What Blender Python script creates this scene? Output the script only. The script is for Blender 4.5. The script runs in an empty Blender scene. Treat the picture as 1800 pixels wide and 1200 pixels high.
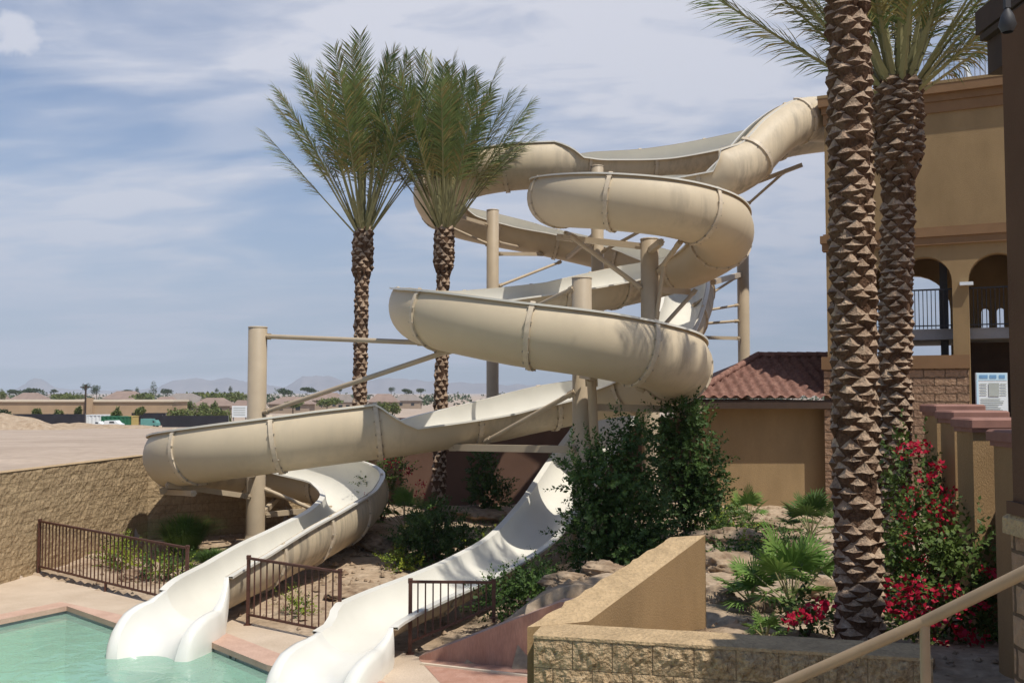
import bpy, bmesh, math, random
from mathutils import Vector, Matrix, noise
sc = bpy.context.scene
COL = sc.collection
R = math.radians
rng = random.Random(7)

# ------------------------------------------------------------------ camera model
CAMZ = 3.7; F = 1766.0; PITCH = math.atan(90.0/F)
def P(u, v, D):
    """world point at forward distance D behind photo pixel (u,v)"""
    a = (u-900.0)/F; b = (600.0-v)/F
    s, c = math.sin(PITCH), math.cos(PITCH)
    t = D/(c - b*s)
    return Vector((a*t, D, CAMZ + (s + b*c)*t))

# ------------------------------------------------------------------ helpers
class MB:
    def __init__(s): s.v=[]; s.f=[]; s.m=[]; s.s=[]
    def add(s, vs, fs, m=0, smooth=False):
        o=len(s.v); s.v.extend([tuple(x) for x in vs])
        for f in fs: s.f.append(tuple(i+o for i in f)); s.m.append(m); s.s.append(smooth)
    def quad(s,a,b,c,d,m=0): s.add([a,b,c,d],[(0,1,2,3)],m)
    def box(s, c, d, m=0, rz=0.0, bev=0.0):
        x,y,z=d[0]/2,d[1]/2,d[2]/2
        M=Matrix.Rotation(rz,3,'Z'); c=Vector(c)
        if bev<=0:
            vs=[c+M@Vector((i*x,j*y,k*z)) for k in(-1,1) for j in(-1,1) for i in(-1,1)]
            s.add(vs,[(0,2,3,1),(4,5,7,6),(0,1,5,4),(2,6,7,3),(0,4,6,2),(1,3,7,5)],m)
        else:
            b=bev
            ring=[(x-b,-y),(x,-y+b),(x,y-b),(x-b,y),(-x+b,y),(-x,y-b),(-x,-y+b),(-x+b,-y)]
            top=[(px*(1-b/x),py*(1-b/y)) for px,py in ring]
            L=[[c+M@Vector((p[0],p[1],-z)) for p in ring],[c+M@Vector((p[0],p[1],z-b)) for p in ring],[c+M@Vector((p[0],p[1],z)) for p in top]]
            vs=L[0]+L[1]+L[2]; fs=[]
            for l in (0,1):
                for i in range(8): j=(i+1)%8; fs.append((l*8+i,l*8+j,l*8+8+j,l*8+8+i))
            fs.append(tuple(range(16,24))); fs.append(tuple(range(7,-1,-1)))
            s.add(vs,fs,m)
    def tube(s, p, q, r, r2=None, n=10, m=0, caps=True):
        p=Vector(p); q=Vector(q); r2=r if r2 is None else r2
        t=(q-p).normalized(); a=t.orthogonal().normalized(); b=t.cross(a)
        vs=[]
        for (c,rr) in ((p,r),(q,r2)):
            for i in range(n):
                an=2*math.pi*i/n; vs.append(c+a*math.cos(an)*rr+b*math.sin(an)*rr)
        s.add(vs,[(i,(i+1)%n,n+(i+1)%n,n+i) for i in range(n)],m,True)
        if caps:
            s.add(vs[:n],[tuple(range(n-1,-1,-1))],m); s.add(vs[n:],[tuple(range(n))],m)
    def bar(s, p, q, w, h, m=0):
        p=Vector(p); q=Vector(q); t=(q-p).normalized()
        up=Vector((0,0,1)) if abs(t.z)<.95 else Vector((0,1,0))
        a=t.cross(up).normalized()*(w/2); b=a.cross(t).normalized()*(h/2)
        vs=[p-a-b,p+a-b,p+a+b,p-a+b,q-a-b,q+a-b,q+a+b,q-a+b]
        s.add(vs,[(3,2,1,0),(4,5,6,7),(0,1,5,4),(1,2,6,5),(2,3,7,6),(3,0,4,7)],m)
    def lathe(s, c, prof, n=24, m=0, smooth=True):
        c=Vector(c); vs=[]
        for (r,z) in prof:
            for i in range(n):
                a=2*math.pi*i/n; vs.append(c+Vector((r*math.cos(a),r*math.sin(a),z)))
        fs=[]
        for k in range(len(prof)-1):
            for i in range(n):
                j=(i+1)%n; fs.append((k*n+i,k*n+j,k*n+n+j,k*n+n+i))
        s.add(vs,fs,m,smooth)
        k=(len(prof)-1)*n
        s.add(vs[k:],[tuple(range(n))],m)
    def prism(s, poly, z0, z1, m=0):
        n=len(poly)
        vs=[(p[0],p[1],z0) for p in poly]+[(p[0],p[1],z1) for p in poly]
        fs=[(i,(i+1)%n,n+(i+1)%n,n+i) for i in range(n)]+[tuple(range(n,2*n)),tuple(range(n-1,-1,-1))]
        s.add(vs,fs,m)
    def build(s, name, mats, parent=None):
        me=bpy.data.meshes.new(name); me.from_pydata(s.v,[],s.f)
        if not isinstance(mats,(list,tuple)): mats=[mats]
        for m in mats: me.materials.append(m)
        me.polygons.foreach_set('material_index',s.m)
        me.polygons.foreach_set('use_smooth',s.s)
        me.update()
        o=bpy.data.objects.new(name,me); COL.objects.link(o)
        if parent: o.parent=parent
        return o
def tag(o,label,cat,group=None):
    o['label']=label; o['category']=cat
    if group: o['group']=group
    return o
def empty(name,loc,label,cat,group=None,rz=0):
    o=bpy.data.objects.new(name,None); COL.objects.link(o); o.location=loc; o.rotation_euler=(0,0,rz)
    o.empty_display_size=.2
    return tag(o,label,cat,group)
def struct(o): o['kind']='structure'; return o
def stuff(o,label,cat): o['kind']='stuff'; return tag(o,label,cat)
class LMB(MB):
    """MB whose world coordinates are stored relative to a parent thing's origin"""
    def build(s,name,mats,parent=None):
        if parent is not None:
            W=Matrix.Identity(4); q=parent
            while q is not None:
                W=Matrix.LocRotScale(q.location,q.rotation_euler,None)@W; q=q.parent
            W=W.inverted(); s.v=[tuple(W@Vector(v)) for v in s.v]
        return MB.build(s,name,mats,parent)
def copy_tree(o,parent=None):
    c=o.copy(); COL.objects.link(c)
    if parent: c.parent=parent
    for ch in [x for x in bpy.data.objects if x.parent==o]: copy_tree(ch,c)
    return c
def sstep(a,b,x):
    t=max(0.0,min(1.0,(x-a)/(b-a))); return t*t*(3-2*t)

# ------------------------------------------------------------------ materials
def mat(name,col,rough=.7,var=.12,scale=3.0,bump=0.0,bscale=20.0,detail=5,spec=.35,col2=None,stretch=(1,1,1),fine=0.0):
    m=bpy.data.materials.new(name); m.use_nodes=True; nt=m.node_tree; N=nt.nodes; L=nt.links
    b=N['Principled BSDF']; b.inputs['Roughness'].default_value=rough; b.inputs['Specular IOR Level'].default_value=spec
    tc=N.new('ShaderNodeTexCoord'); mp=N.new('ShaderNodeMapping'); mp.inputs['Scale'].default_value=stretch
    L.new(tc.outputs['Object'],mp.inputs['Vector'])
    nz=N.new('ShaderNodeTexNoise'); nz.inputs['Scale'].default_value=scale; nz.inputs['Detail'].default_value=detail; nz.inputs['Roughness'].default_value=.6
    L.new(mp.outputs['Vector'],nz.inputs['Vector'])
    cr=N.new('ShaderNodeValToRGB')
    c2=col2 if col2 else tuple(c*(1+var) for c in col)
    c1=tuple(c*(1-var) for c in col) if not col2 else col
    cr.color_ramp.elements[0].position=.3; cr.color_ramp.elements[1].position=.7
    cr.color_ramp.elements[0].color=(*c1,1); cr.color_ramp.elements[1].color=(*c2,1)
    L.new(nz.outputs['Fac'],cr.inputs['Fac'])
    out=cr.outputs['Color']
    if fine>0:
        n3=N.new('ShaderNodeTexNoise'); n3.inputs['Scale'].default_value=bscale; n3.inputs['Detail'].default_value=3
        L.new(mp.outputs['Vector'],n3.inputs['Vector'])
        mr=N.new('ShaderNodeMapRange'); mr.inputs['From Min'].default_value=.3; mr.inputs['From Max'].default_value=.7
        mr.inputs['To Min'].default_value=1-fine; mr.inputs['To Max'].default_value=1+fine*.6
        L.new(n3.outputs['Fac'],mr.inputs['Value'])
        mx=N.new('ShaderNodeVectorMath'); mx.operation='SCALE'
        L.new(out,mx.inputs[0]); L.new(mr.outputs['Result'],mx.inputs['Scale']); out=mx.outputs['Vector']
    L.new(out,b.inputs['Base Color'])
    if bump>0:
        n2=N.new('ShaderNodeTexNoise'); n2.inputs['Scale'].default_value=bscale; n2.inputs['Detail'].default_value=6
        L.new(mp.outputs['Vector'],n2.inputs['Vector'])
        bp=N.new('ShaderNodeBump'); bp.inputs['Strength'].default_value=bump; bp.inputs['Distance'].default_value=.05
        L.new(n2.outputs['Fac'],bp.inputs['Height']); L.new(bp.outputs['Normal'],b.inputs['Normal'])
    return m
def leafmat(name,c1,c2,scale=1.2,rough=.55,trans=.25):
    m=mat(name,c1,rough,scale=scale,col2=c2,detail=3,spec=.25)
    nt=m.node_tree; N=nt.nodes; L=nt.links; b=N['Principled BSDF']; out=N['Material Output']
    tr=N.new('ShaderNodeBsdfTranslucent'); mx=N.new('ShaderNodeMixShader'); mx.inputs['Fac'].default_value=trans
    src=b.inputs['Base Color'].links[0].from_socket
    L.new(src,tr.inputs['Color']); L.new(b.outputs[0],mx.inputs[1]); L.new(tr.outputs[0],mx.inputs[2]); L.new(mx.outputs[0],out.inputs['Surface'])
    return m
def slide_mat(name,col):
    m=mat(name,col,.55,var=.07,scale=.7,spec=.3)
    nt=m.node_tree; N=nt.nodes; L=nt.links; b=N['Principled BSDF']
    src=b.inputs['Base Color'].links[0].from_socket
    tc=N.new('ShaderNodeTexCoord'); mp=N.new('ShaderNodeMapping'); mp.inputs['Scale'].default_value=(5,5,.55)
    nz=N.new('ShaderNodeTexNoise'); nz.inputs['Scale'].default_value=1.0; nz.inputs['Detail'].default_value=6; nz.inputs['Roughness'].default_value=.65
    L.new(tc.outputs['Object'],mp.inputs[0]); L.new(mp.outputs[0],nz.inputs['Vector'])
    n2=N.new('ShaderNodeTexNoise'); n2.inputs['Scale'].default_value=.45; n2.inputs['Detail'].default_value=2
    L.new(tc.outputs['Object'],n2.inputs['Vector'])
    # weathering runs mostly on the parts that face east (object +x)
    sp=N.new('ShaderNodeSeparateXYZ'); ge=N.new('ShaderNodeNewGeometry'); L.new(ge.outputs['Normal'],sp.inputs[0])
    a=N.new('ShaderNodeMapRange'); a.inputs['From Min'].default_value=.44; a.inputs['From Max'].default_value=.62; L.new(nz.outputs['Fac'],a.inputs['Value'])
    c=N.new('ShaderNodeMapRange'); c.inputs['From Min'].default_value=-.1; c.inputs['From Max'].default_value=.6; c.inputs['To Min'].default_value=.06; L.new(sp.outputs['X'],c.inputs['Value'])
    d=N.new('ShaderNodeMath'); d.operation='MULTIPLY'; L.new(a.outputs[0],d.inputs[0]); L.new(c.outputs[0],d.inputs[1])
    e=N.new('ShaderNodeMapRange'); e.inputs['From Min'].default_value=.38; e.inputs['From Max'].default_value=.6; L.new(n2.outputs['Fac'],e.inputs['Value'])
    g=N.new('ShaderNodeMath'); g.operation='MULTIPLY'; L.new(d.outputs[0],g.inputs[0]); L.new(e.outputs[0],g.inputs[1])
    h=N.new('ShaderNodeMath'); h.operation='MULTIPLY'; h.inputs[1].default_value=.62; L.new(g.outputs[0],h.inputs[0])
    mx=N.new('ShaderNodeMixRGB'); mx.inputs[2].default_value=(.17,.15,.125,1)
    L.new(h.outputs[0],mx.inputs['Fac']); L.new(src,mx.inputs[1]); L.new(mx.outputs[0],b.inputs['Base Color'])
    return m
def brick_mat(name,c1,c2,mortar,sx,bw,bh,bump=.6,rot=None,msize=.012):
    m=bpy.data.materials.new(name); m.use_nodes=True; nt=m.node_tree; N=nt.nodes; L=nt.links
    b=N['Principled BSDF']; b.inputs['Roughness'].default_value=.9; b.inputs['Specular IOR Level'].default_value=.15
    tc=N.new('ShaderNodeTexCoord'); sp=N.new('ShaderNodeSeparateXYZ'); L.new(tc.outputs['Object'],sp.inputs[0])
    ad=N.new('ShaderNodeMath'); ad.operation='ADD'; L.new(sp.outputs['X'],ad.inputs[0]); L.new(sp.outputs['Y'],ad.inputs[1])
    cb=N.new('ShaderNodeCombineXYZ'); L.new(ad.outputs[0],cb.inputs['X']); L.new(sp.outputs['Z'],cb.inputs['Y'])
    nw=N.new('ShaderNodeTexNoise'); nw.inputs['Scale'].default_value=7; L.new(tc.outputs['Object'],nw.inputs['Vector'])
    va=N.new('ShaderNodeVectorMath'); va.operation='MULTIPLY_ADD'; va.inputs[1].default_value=(.05,.05,0); L.new(nw.outputs['Color'],va.inputs[0]); L.new(cb.outputs[0],va.inputs[2])
    br=N.new('ShaderNodeTexBrick'); br.inputs['Scale'].default_value=sx; br.inputs['Brick Width'].default_value=bw; br.inputs['Row Height'].default_value=bh
    br.inputs['Mortar Size'].default_value=msize; br.inputs['Color1'].default_value=(*c1,1); br.inputs['Color2'].default_value=(*c2,1); br.inputs['Mortar'].default_value=(*mortar,1)
    L.new(va.outputs[0],br.inputs['Vector'])
    nz=N.new('ShaderNodeTexNoise'); nz.inputs['Scale'].default_value=14; nz.inputs['Detail'].default_value=6; L.new(tc.outputs['Object'],nz.inputs['Vector'])
    mr=N.new('ShaderNodeMapRange'); mr.inputs['To Min'].default_value=.6; mr.inputs['To Max'].default_value=1.35; L.new(nz.outputs['Fac'],mr.inputs['Value'])
    mu=N.new('ShaderNodeVectorMath'); mu.operation='SCALE'; L.new(br.outputs['Color'],mu.inputs[0]); L.new(mr.outputs[0],mu.inputs['Scale'])
    L.new(mu.outputs[0],b.inputs['Base Color'])
    su=N.new('ShaderNodeMath'); su.operation='SUBTRACT'; L.new(nz.outputs['Fac'],su.inputs[0]); L.new(br.outputs['Fac'],su.inputs[1])
    bp=N.new('ShaderNodeBump'); bp.inputs['Strength'].default_value=bump; bp.inputs['Distance'].default_value=.05
    L.new(su.outputs[0],bp.inputs['Height']); L.new(bp.outputs['Normal'],b.inputs['Normal'])
    return m

M={}
M['tan']=slide_mat('tan gelcoat',(.54,.445,.31))
M['white']=mat('cream gelcoat',(.67,.64,.56),.3,var=.05,scale=1.2,spec=.45)
M['exit']=mat('white gelcoat',(.69,.67,.605),.22,var=.035,scale=1.5,spec=.5)
M['flange']=mat('flange gelcoat',(.54,.45,.33),.5,var=.15,scale=9)
M['bolt']=mat('bolt steel',(.30,.26,.2),.5,var=.2,scale=9)
M['steel']=mat('beige painted steel',(.43,.345,.24),.5,var=.08,scale=2.0,bump=.05,bscale=60)
M['ground']=mat('desert dirt',(.30,.215,.14),.95,scale=1.6,col2=(.46,.36,.26),bump=.6,bscale=9,spec=.1,fine=.25)
M['lot']=mat('bare lot dirt',(.34,.265,.205),.95,scale=.25,col2=(.45,.36,.285),bump=.3,bscale=3,spec=.1,fine=.12)
M['deck']=mat('pool deck concrete',(.46,.36,.265),.85,scale=1.5,col2=(.56,.45,.34),bump=.15,bscale=40,spec=.2,fine=.12)
M['coping']=mat('pink coping',(.45,.29,.215),.8,scale=2.5,col2=(.56,.38,.29),bump=.15,bscale=50,spec=.2,fine=.12)
M['red_conc']=mat('red stained concrete',(.36,.185,.125),.7,scale=1.8,col2=(.46,.27,.20),bump=.1,bscale=20,stretch=(3,3,.6),fine=.15)
M['plaster']=mat('pool plaster',(.62,.80,.73),.8,var=.16,scale=.9)
M['blockwall']=brick_mat('rough tan block',(.36,.262,.155),(.40,.295,.175),(.31,.225,.13),1.0,.4,.2,.7)
M['blockfront']=mat('split face block',(.27,.18,.095),.95,scale=16,col2=(.58,.43,.26),bump=1.0,bscale=34,spec=.1,fine=.3)
M['coptan']=mat('tan cap block',(.46,.33,.19),.9,var=.16,scale=5,bump=.7,bscale=30,spec=.12,fine=.16)
M['stucco']=mat('tan stucco',(.30,.205,.105),.9,var=.14,scale=.8,bump=.25,bscale=70,spec=.15,fine=.10,stretch=(1.6,1.6,.7))
M['stucco2']=mat('brown stucco',(.31,.20,.10),.9,var=.14,scale=1.1,bump=.25,bscale=70,spec=.15,fine=.10,stretch=(1.6,1.6,.7))
M['trim']=mat('brown trim stucco',(.23,.135,.07),.85,var=.1,scale=2,spec=.2)
M['redwall']=mat('red brown stucco',(.14,.082,.058),.9,var=.12,scale=1.0,bump=.2,bscale=60,spec=.1)
M['stone']=brick_mat('stacked stone',(.38,.245,.155),(.29,.185,.12),(.13,.085,.055),1.0,.5,.2,1.0,msize=.014)
M['tile']=mat('clay tile',(.17,.08,.06),.85,scale=6,col2=(.31,.175,.135),spec=.2,fine=.25)
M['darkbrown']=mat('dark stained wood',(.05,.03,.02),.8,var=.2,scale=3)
M['soffit']=mat('soffit boards',(.05,.032,.022),.9,var=.25,scale=3)
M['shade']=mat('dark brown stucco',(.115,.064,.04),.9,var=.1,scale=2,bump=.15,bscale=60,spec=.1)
M['capred']=mat('red brown cap',(.26,.13,.10),.7,var=.15,scale=5)
M['iron']=mat('rust brown iron',(.085,.034,.022),.6,var=.25,scale=12)
M['greyiron']=mat('grey iron',(.22,.22,.23),.5,var=.1,scale=6)
M['greyconc']=mat('grey concrete',(.27,.27,.28),.8,var=.12,scale=2)
M['darkiron']=mat('dark iron',(.04,.04,.045),.6,var=.1,scale=6)
M['rail']=mat('tan painted rail',(.33,.235,.14),.45,var=.1,scale=6)
M['boot']=mat('palm boot fibre',(.065,.035,.022),.95,scale=6,col2=(.18,.11,.07),bump=.6,bscale=40,spec=.05,fine=.3)
M['bootcut']=mat('palm boot cut',(.21,.135,.09),.9,scale=9,col2=(.50,.375,.265),bump=.5,bscale=50,spec=.1,fine=.3)
M['frond']=leafmat('date palm frond',(.095,.14,.045),(.22,.27,.10),1.3,trans=.3)
M['frond2']=leafmat('dry palm frond',(.20,.17,.06),(.36,.29,.12),2.0,trans=.3)
M['rachis']=mat('palm stalk',(.20,.19,.085),.6,col2=(.30,.27,.13),scale=2)
M['bush']=leafmat('dark shrub leaf',(.028,.06,.014),(.08,.135,.03),2.2,trans=.15)
M['bush2']=leafmat('green shrub leaf',(.045,.09,.02),(.10,.16,.035),2.0,trans=.2)
M['lime']=leafmat('yellow green leaf',(.15,.22,.025),(.32,.36,.045),2.5,trans=.25)
M['fan']=leafmat('fan palm leaf',(.09,.18,.035),(.20,.30,.07),2.5,trans=.25)
M['boug']=leafmat('vine leaf',(.035,.07,.014),(.12,.17,.035),3,trans=.2)
M['flower']=leafmat('crimson bract',(.33,.006,.024),(.52,.016,.055),5,trans=.3)
M['twig']=mat('twig',(.10,.065,.04),.9)
M['rock']=mat('boulder',(.21,.14,.09),.95,scale=5,col2=(.39,.295,.20),bump=.8,bscale=7,spec=.1,fine=.25)
M['far_tree']=leafmat('distant tree leaf',(.035,.06,.025),(.08,.10,.04),.5,trans=.1)
M['far_green']=leafmat('distant green tree leaf',(.09,.12,.03),(.15,.165,.045),.4,trans=.1)
M['housewall']=mat('beige house stucco',(.33,.25,.18),.9,var=.1,scale=.3)
M['houseroof']=mat('brown roof tile',(.25,.18,.145),.9,var=.15,scale=.4)
M['houseroof2']=mat('grey roof tile',(.235,.20,.175),.9,var=.15,scale=.4)
M['glass']=mat('dark window',(.03,.035,.04),.1,var=.05)
M['longwall']=mat('long tan wall',(.39,.275,.17),.9,var=.1,scale=.4)
M['longcap']=mat('pale cap',(.62,.53,.40),.8,var=.05)
M['mesh']=mat('black windscreen',(.022,.02,.026),.9,var=.3,scale=.4)
M['vanwhite']=mat('white paint',(.75,.77,.76),.3,var=.03)
M['green']=mat('green container paint',(.02,.13,.06),.6,var=.15,scale=.8)
M['teal']=mat('teal paint',(.12,.30,.27),.6,var=.1)
M['yellow']=mat('tan yellow paint',(.50,.38,.13),.7,var=.1)
M['rubber']=mat('tyre rubber',(.02,.02,.02),.8)
M['hill']=mat('mountain rock',(.22,.17,.15),1.0,var=.25,scale=.004,spec=0)
M['signwhite']=mat('sign white',(.72,.76,.78),.5,var=.03)
M['signblue']=mat('sign blue',(.16,.32,.52),.5,var=.1,scale=20)
M['signlt']=mat('sign pale blue',(.50,.70,.82),.5,var=.05)
M['signgrey']=mat('sign grey print',(.40,.43,.40),.6,var=.1)
M['black']=mat('black paint',(.02,.03,.03),.6)
def water_mat():
    m=bpy.data.materials.new('pool water'); m.use_nodes=True; nt=m.node_tree; N=nt.nodes; L=nt.links
    for n in list(N):
        if n.type!='OUTPUT_MATERIAL': N.remove(n)
    out=N['Material Output']
    tr=N.new('ShaderNodeBsdfTransparent'); tr.inputs['Color'].default_value=(.62,.82,.74,1)
    df=N.new('ShaderNodeBsdfDiffuse'); df.inputs['Color'].default_value=(.40,.60,.48,1)
    m1=N.new('ShaderNodeMixShader'); m1.inputs['Fac'].default_value=.45
    gl=N.new('ShaderNodeBsdfGlossy'); gl.inputs['Roughness'].default_value=.04
    fr=N.new('ShaderNodeFresnel'); fr.inputs['IOR'].default_value=1.33
    m2=N.new('ShaderNodeMixShader')
    tc=N.new('ShaderNodeTexCoord'); nz=N.new('ShaderNodeTexNoise'); nz.inputs['Scale'].default_value=3.0; nz.inputs['Detail'].default_value=4; nz.inputs['Distortion'].default_value=.6
    L.new(tc.outputs['Object'],nz.inputs['Vector'])
    bp=N.new('ShaderNodeBump'); bp.inputs['Strength'].default_value=.28; bp.inputs['Distance'].default_value=.08; L.new(nz.outputs['Fac'],bp.inputs['Height'])
    L.new(bp.outputs[0],gl.inputs['Normal']); L.new(bp.outputs[0],fr.inputs['Normal'])
    L.new(tr.outputs[0],m1.inputs[1]); L.new(df.outputs[0],m1.inputs[2])
    L.new(fr.outputs[0],m2.inputs['Fac']); L.new(m1.outputs[0],m2.inputs[1]); L.new(gl.outputs[0],m2.inputs[2]); L.new(m2.outputs[0],out.inputs['Surface'])
    return m
M['water']=water_mat()

# ------------------------------------------------------------------ plan data
POOL=[(-14.8,4.7),(-8.15,16.0),(-7.5,17.1),(-6.08,15.8),(-4.7,15.1),(-3.2,13.45),(-2.0,12.6),(-1.4,12.0),(.2,11.2),(.2,2.0)]
OUTER=[(-20,4.7),(-11.2,16.0),(-9.95,20.4),(-5.25,16.75),(-4.0,15.8),(-2.4,14.55),(-1.5,14.15),(-1.2,13.75),(.75,13.0),(3.0,2.0)]
def inpoly(x,y,poly):
    c=False; n=len(poly)
    for i in range(n):
        x1,y1=poly[i]; x2,y2=poly[(i+1)%n]
        if (y1>y)!=(y2>y) and x<(x2-x1)*(y-y1)/(y2-y1)+x1: c=not c
    return c
def distpoly(x,y,poly):
    d=1e9; n=len(poly)
    for i in range(n):
        ax,ay=poly[i]; bx,by=poly[(i+1)%n]; dx,dy=bx-ax,by-ay
        t=max(0,min(1,((x-ax)*dx+(y-ay)*dy)/(dx*dx+dy*dy))); d=min(d,math.hypot(x-ax-t*dx,y-ay-t*dy))
    return d
WA0=(-12.1,2.0); WCORN=(-8.78,24.4); WB1=(-4.3,26.9)
def wall_ax(y): return WA0[0]+(WCORN[0]-WA0[0])*(y-WA0[1])/(WCORN[1]-WA0[1])
def wall_by(x): return WCORN[1]+(WB1[1]-WCORN[1])*(x-WCORN[0])/(WB1[0]-WCORN[0])
def far_h(y):
    if y<30: return 2.05
    if y<150: return 2.05-3.5*(y-30)/120
    return -1.45-1.55*sstep(150,420,y)
def height(x,y):
    # left plateau behind block walls
    if y<24.7:
        if x<wall_ax(y)-.2: return 2.0
    back = (x<-4.3 and y>24.5 and (y>wall_by(x)+.2 or x<-9)) or (x>=-4.3 and y>29.3)
    if y>60: return far_h(y)
    if back:
        if x<-4.3: return far_h(y)
        return far_h(y)*sstep(31,50,y)+.55*(1-sstep(31,50,y)) if x>-1 else far_h(y)*(.4+.6*sstep(30,45,y))
    hb=.06+.10*sstep(14,18,y)+.42*sstep(18,27,y)*sstep(-6.2,-3.6,x)
    hr=1.22-.5*sstep(10,26,y)
    if y<8.6: k=0.0
    elif y<11: k=1.0 if x>.5+(y-8.9)*.72 else 0.0
    elif x<1.45 and y<13.72-(x+1.25)*.305+.14: k=0.0
    elif y<13.3: k=sstep(0,.35,x-(2.0-(y-11)*.4))
    else:
        w=sstep(13.3,17,y)
        k=sstep(-1.3+.9*w,.9+2.2*w,x)
    h=hb*(1-k)+hr*k
    n=noise.noise(Vector((x*.9,y*.9,0)))*.09+noise.noise(Vector((x*2.7,y*2.7,5)))*.035
    if inpoly(x,y,OUTER): n=0; h=.05
    elif y<13.2 and k<.5: n*=.1; h=min(h,.06)
    else:
        n*=sstep(0,1.0,distpoly(x,y,OUTER))
        if k<.5: n=max(n,-.05)
    h+=n
    d=distpoly(x,y,POOL)
    if inpoly(x,y,POOL) or d<.28: return -1.6
    return h

# ------------------------------------------------------------------ ground
def axis(vals):
    out=[]
    for a,b,s in vals:
        x=a
        while x<b-1e-6: out.append(x); x+=s
    out.append(vals[-1][1]); return out
xs=axis([(-26000,-2000,4000),(-2000,-200,300),(-200,-40,20),(-40,-13,1.5),(-13,11,.22),(11,30,1.5),(30,200,20),(200,2000,300),(2000,26000,4000)])
ys=axis([(-300,-10,40),(-10,2,2),(2,30,.22),(30,60,1.5),(60,200,10),(200,1000,60),(1000,5000,800),(5000,30000,5000)])
g=MB(); vs=[]
for y in ys:
    for x in xs: vs.append((x,y,height(x,y)))
nx=len(xs); fs=[]; fm=[]
for j in range(len(ys)-1):
    for i in range(nx-1): fs.append((j*nx+i,j*nx+i+1,(j+1)*nx+i+1,(j+1)*nx+i))
g.add(vs,fs,0,True)
for k,f in enumerate(g.f):
    x,y,z=g.v[f[0]]
    if (x<wall_ax(y)-.1 and y<24.6) or (x<-4.3 and y>wall_by(x)) or y>30: g.m[k]=1
struct(g.build('ground',[M['ground'],M['lot']]))

# pool
pb=MB(); n=len(POOL)
for i in range(n):
    a=POOL[i]; b=POOL[(i+1)%n]
    pb.quad((*b,.06),(*a,.06),(*a,-1.15),(*b,-1.15))
pb.add([(*p,-1.15) for p in POOL],[tuple(range(n-1,-1,-1))])
struct(pb.build('pool_shell',M['plaster']))
tb=MB()
for i in range(n):
    a=POOL[i]; b=POOL[(i+1)%n]; dx,dy=b[0]-a[0],b[1]-a[1]; L_=math.hypot(dx,dy); nx_,ny_=dy/L_*.004,-dx/L_*.004
    if not inpoly((a[0]+b[0])/2+nx_*5,(a[1]+b[1])/2+ny_*5,POOL): nx_,ny_=-nx_,-ny_
    tb.quad((b[0]+nx_,b[1]+ny_,.048),(a[0]+nx_,a[1]+ny_,.048),(a[0]+nx_,a[1]+ny_,-.1),(b[0]+nx_,b[1]+ny_,-.1))
struct(tb.build('waterline_tile',M['greyiron']))
w=MB(); w.add([(*p,0) for p in POOL],[tuple(range(n-1,-1,-1))])
struct(w.build('water',M['water']))
dk=MB(); cp=MB()
def lerp2(a,b,t): return (a[0]+(b[0]-a[0])*t,a[1]+(b[1]-a[1])*t)
mid=[]
for a,b in zip(POOL,OUTER):
    L=math.hypot(b[0]-a[0],b[1]-a[1]); mid.append(lerp2(a,b,min(.45,.38/L)))
lip=[lerp2(a,b,-.04/math.hypot(b[0]-a[0],b[1]-a[1])) for a,b in zip(POOL,OUTER)]
for i in range(n-1):
    a,b,c,d=lip[i],lip[i+1],mid[i+1],mid[i]
    cp.quad((*b,.13),(*a,.13),(*d,.13),(*c,.13)); cp.quad((*a,.13),(*b,.13),(*b,.05),(*a,.05)); cp.quad((*a,.05),(*b,.05),(*POOL[i+1],.05),(*POOL[i],.05))
    cp.quad((*c,.13),(*d,.13),(*d,.0),(*c,.0))
    dk.quad((*mid[i+1],.122),(*mid[i],.122),(*OUTER[i],.122),(*OUTER[i+1],.122))
    dk.quad((*OUTER[i+1],.122),(*OUTER[i],.122),(*OUTER[i],-.1),(*OUTER[i+1],-.1))
dk.quad((.2,2,.122),(3,2,.122),(6,-6,.122),(-20,-6,.122))
struct(cp.build('pool_coping',M['coping'])); struct(dk.build('pool_deck',M['deck']))
# reddish paved landing in front of the wedge wall
rl=MB(); rl.add([(-1.25,13.7,.126),(-.75,12.2,.126),(.3,11.6,.126),(3,10.5,.126),(.8,13.3,.126)],[(0,1,2,3,4)])
struct(rl.build('landing',M['red_conc']))
st=MB(); st.bar((-1.2,13.45,.135),(.5,12.75,.135),.04,.03)
struct(st.build('landing_joint',M['longcap']))
# pool depth mark on the waterline
dm=LMB(); dm2=LMB()
c0=Vector((-4.7,15.1,0)); c1=Vector((-3.2,13.45,0)); t=(c1-c0).normalized(); nrm=Vector((t.y,-t.x,0)); 
if nrm.y>0: nrm=-nrm
def onwall(s,z): return c0+t*s+nrm*.006+Vector((0,0,z))
s0=1.13
dm.add([onwall(s0-.05,.045),onwall(s0+.06,.045),onwall(s0+.03,-.02),onwall(s0,-.02)],[(0,1,2,3)])
for i in range(7):
    a0=R(50+i*37); a1=R(50+(i+1)*37)
    dm2.add([onwall(s0+.2+.05*math.cos(a),.012+.035*math.sin(a)) for a in (a0,a1)]+[onwall(s0+.2+.025*math.cos(a),.012+.018*math.sin(a)) for a in (a1,a0)],[(0,1,2,3)])
dmr=empty('depth_marker',tuple(onwall(s0+.1,0)),'small black painted depth mark on the pool edge between the two slide exits','marking')
dm.build('mark',M['black'],dmr); dm2.build('mark',M['black'],dmr)

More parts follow.
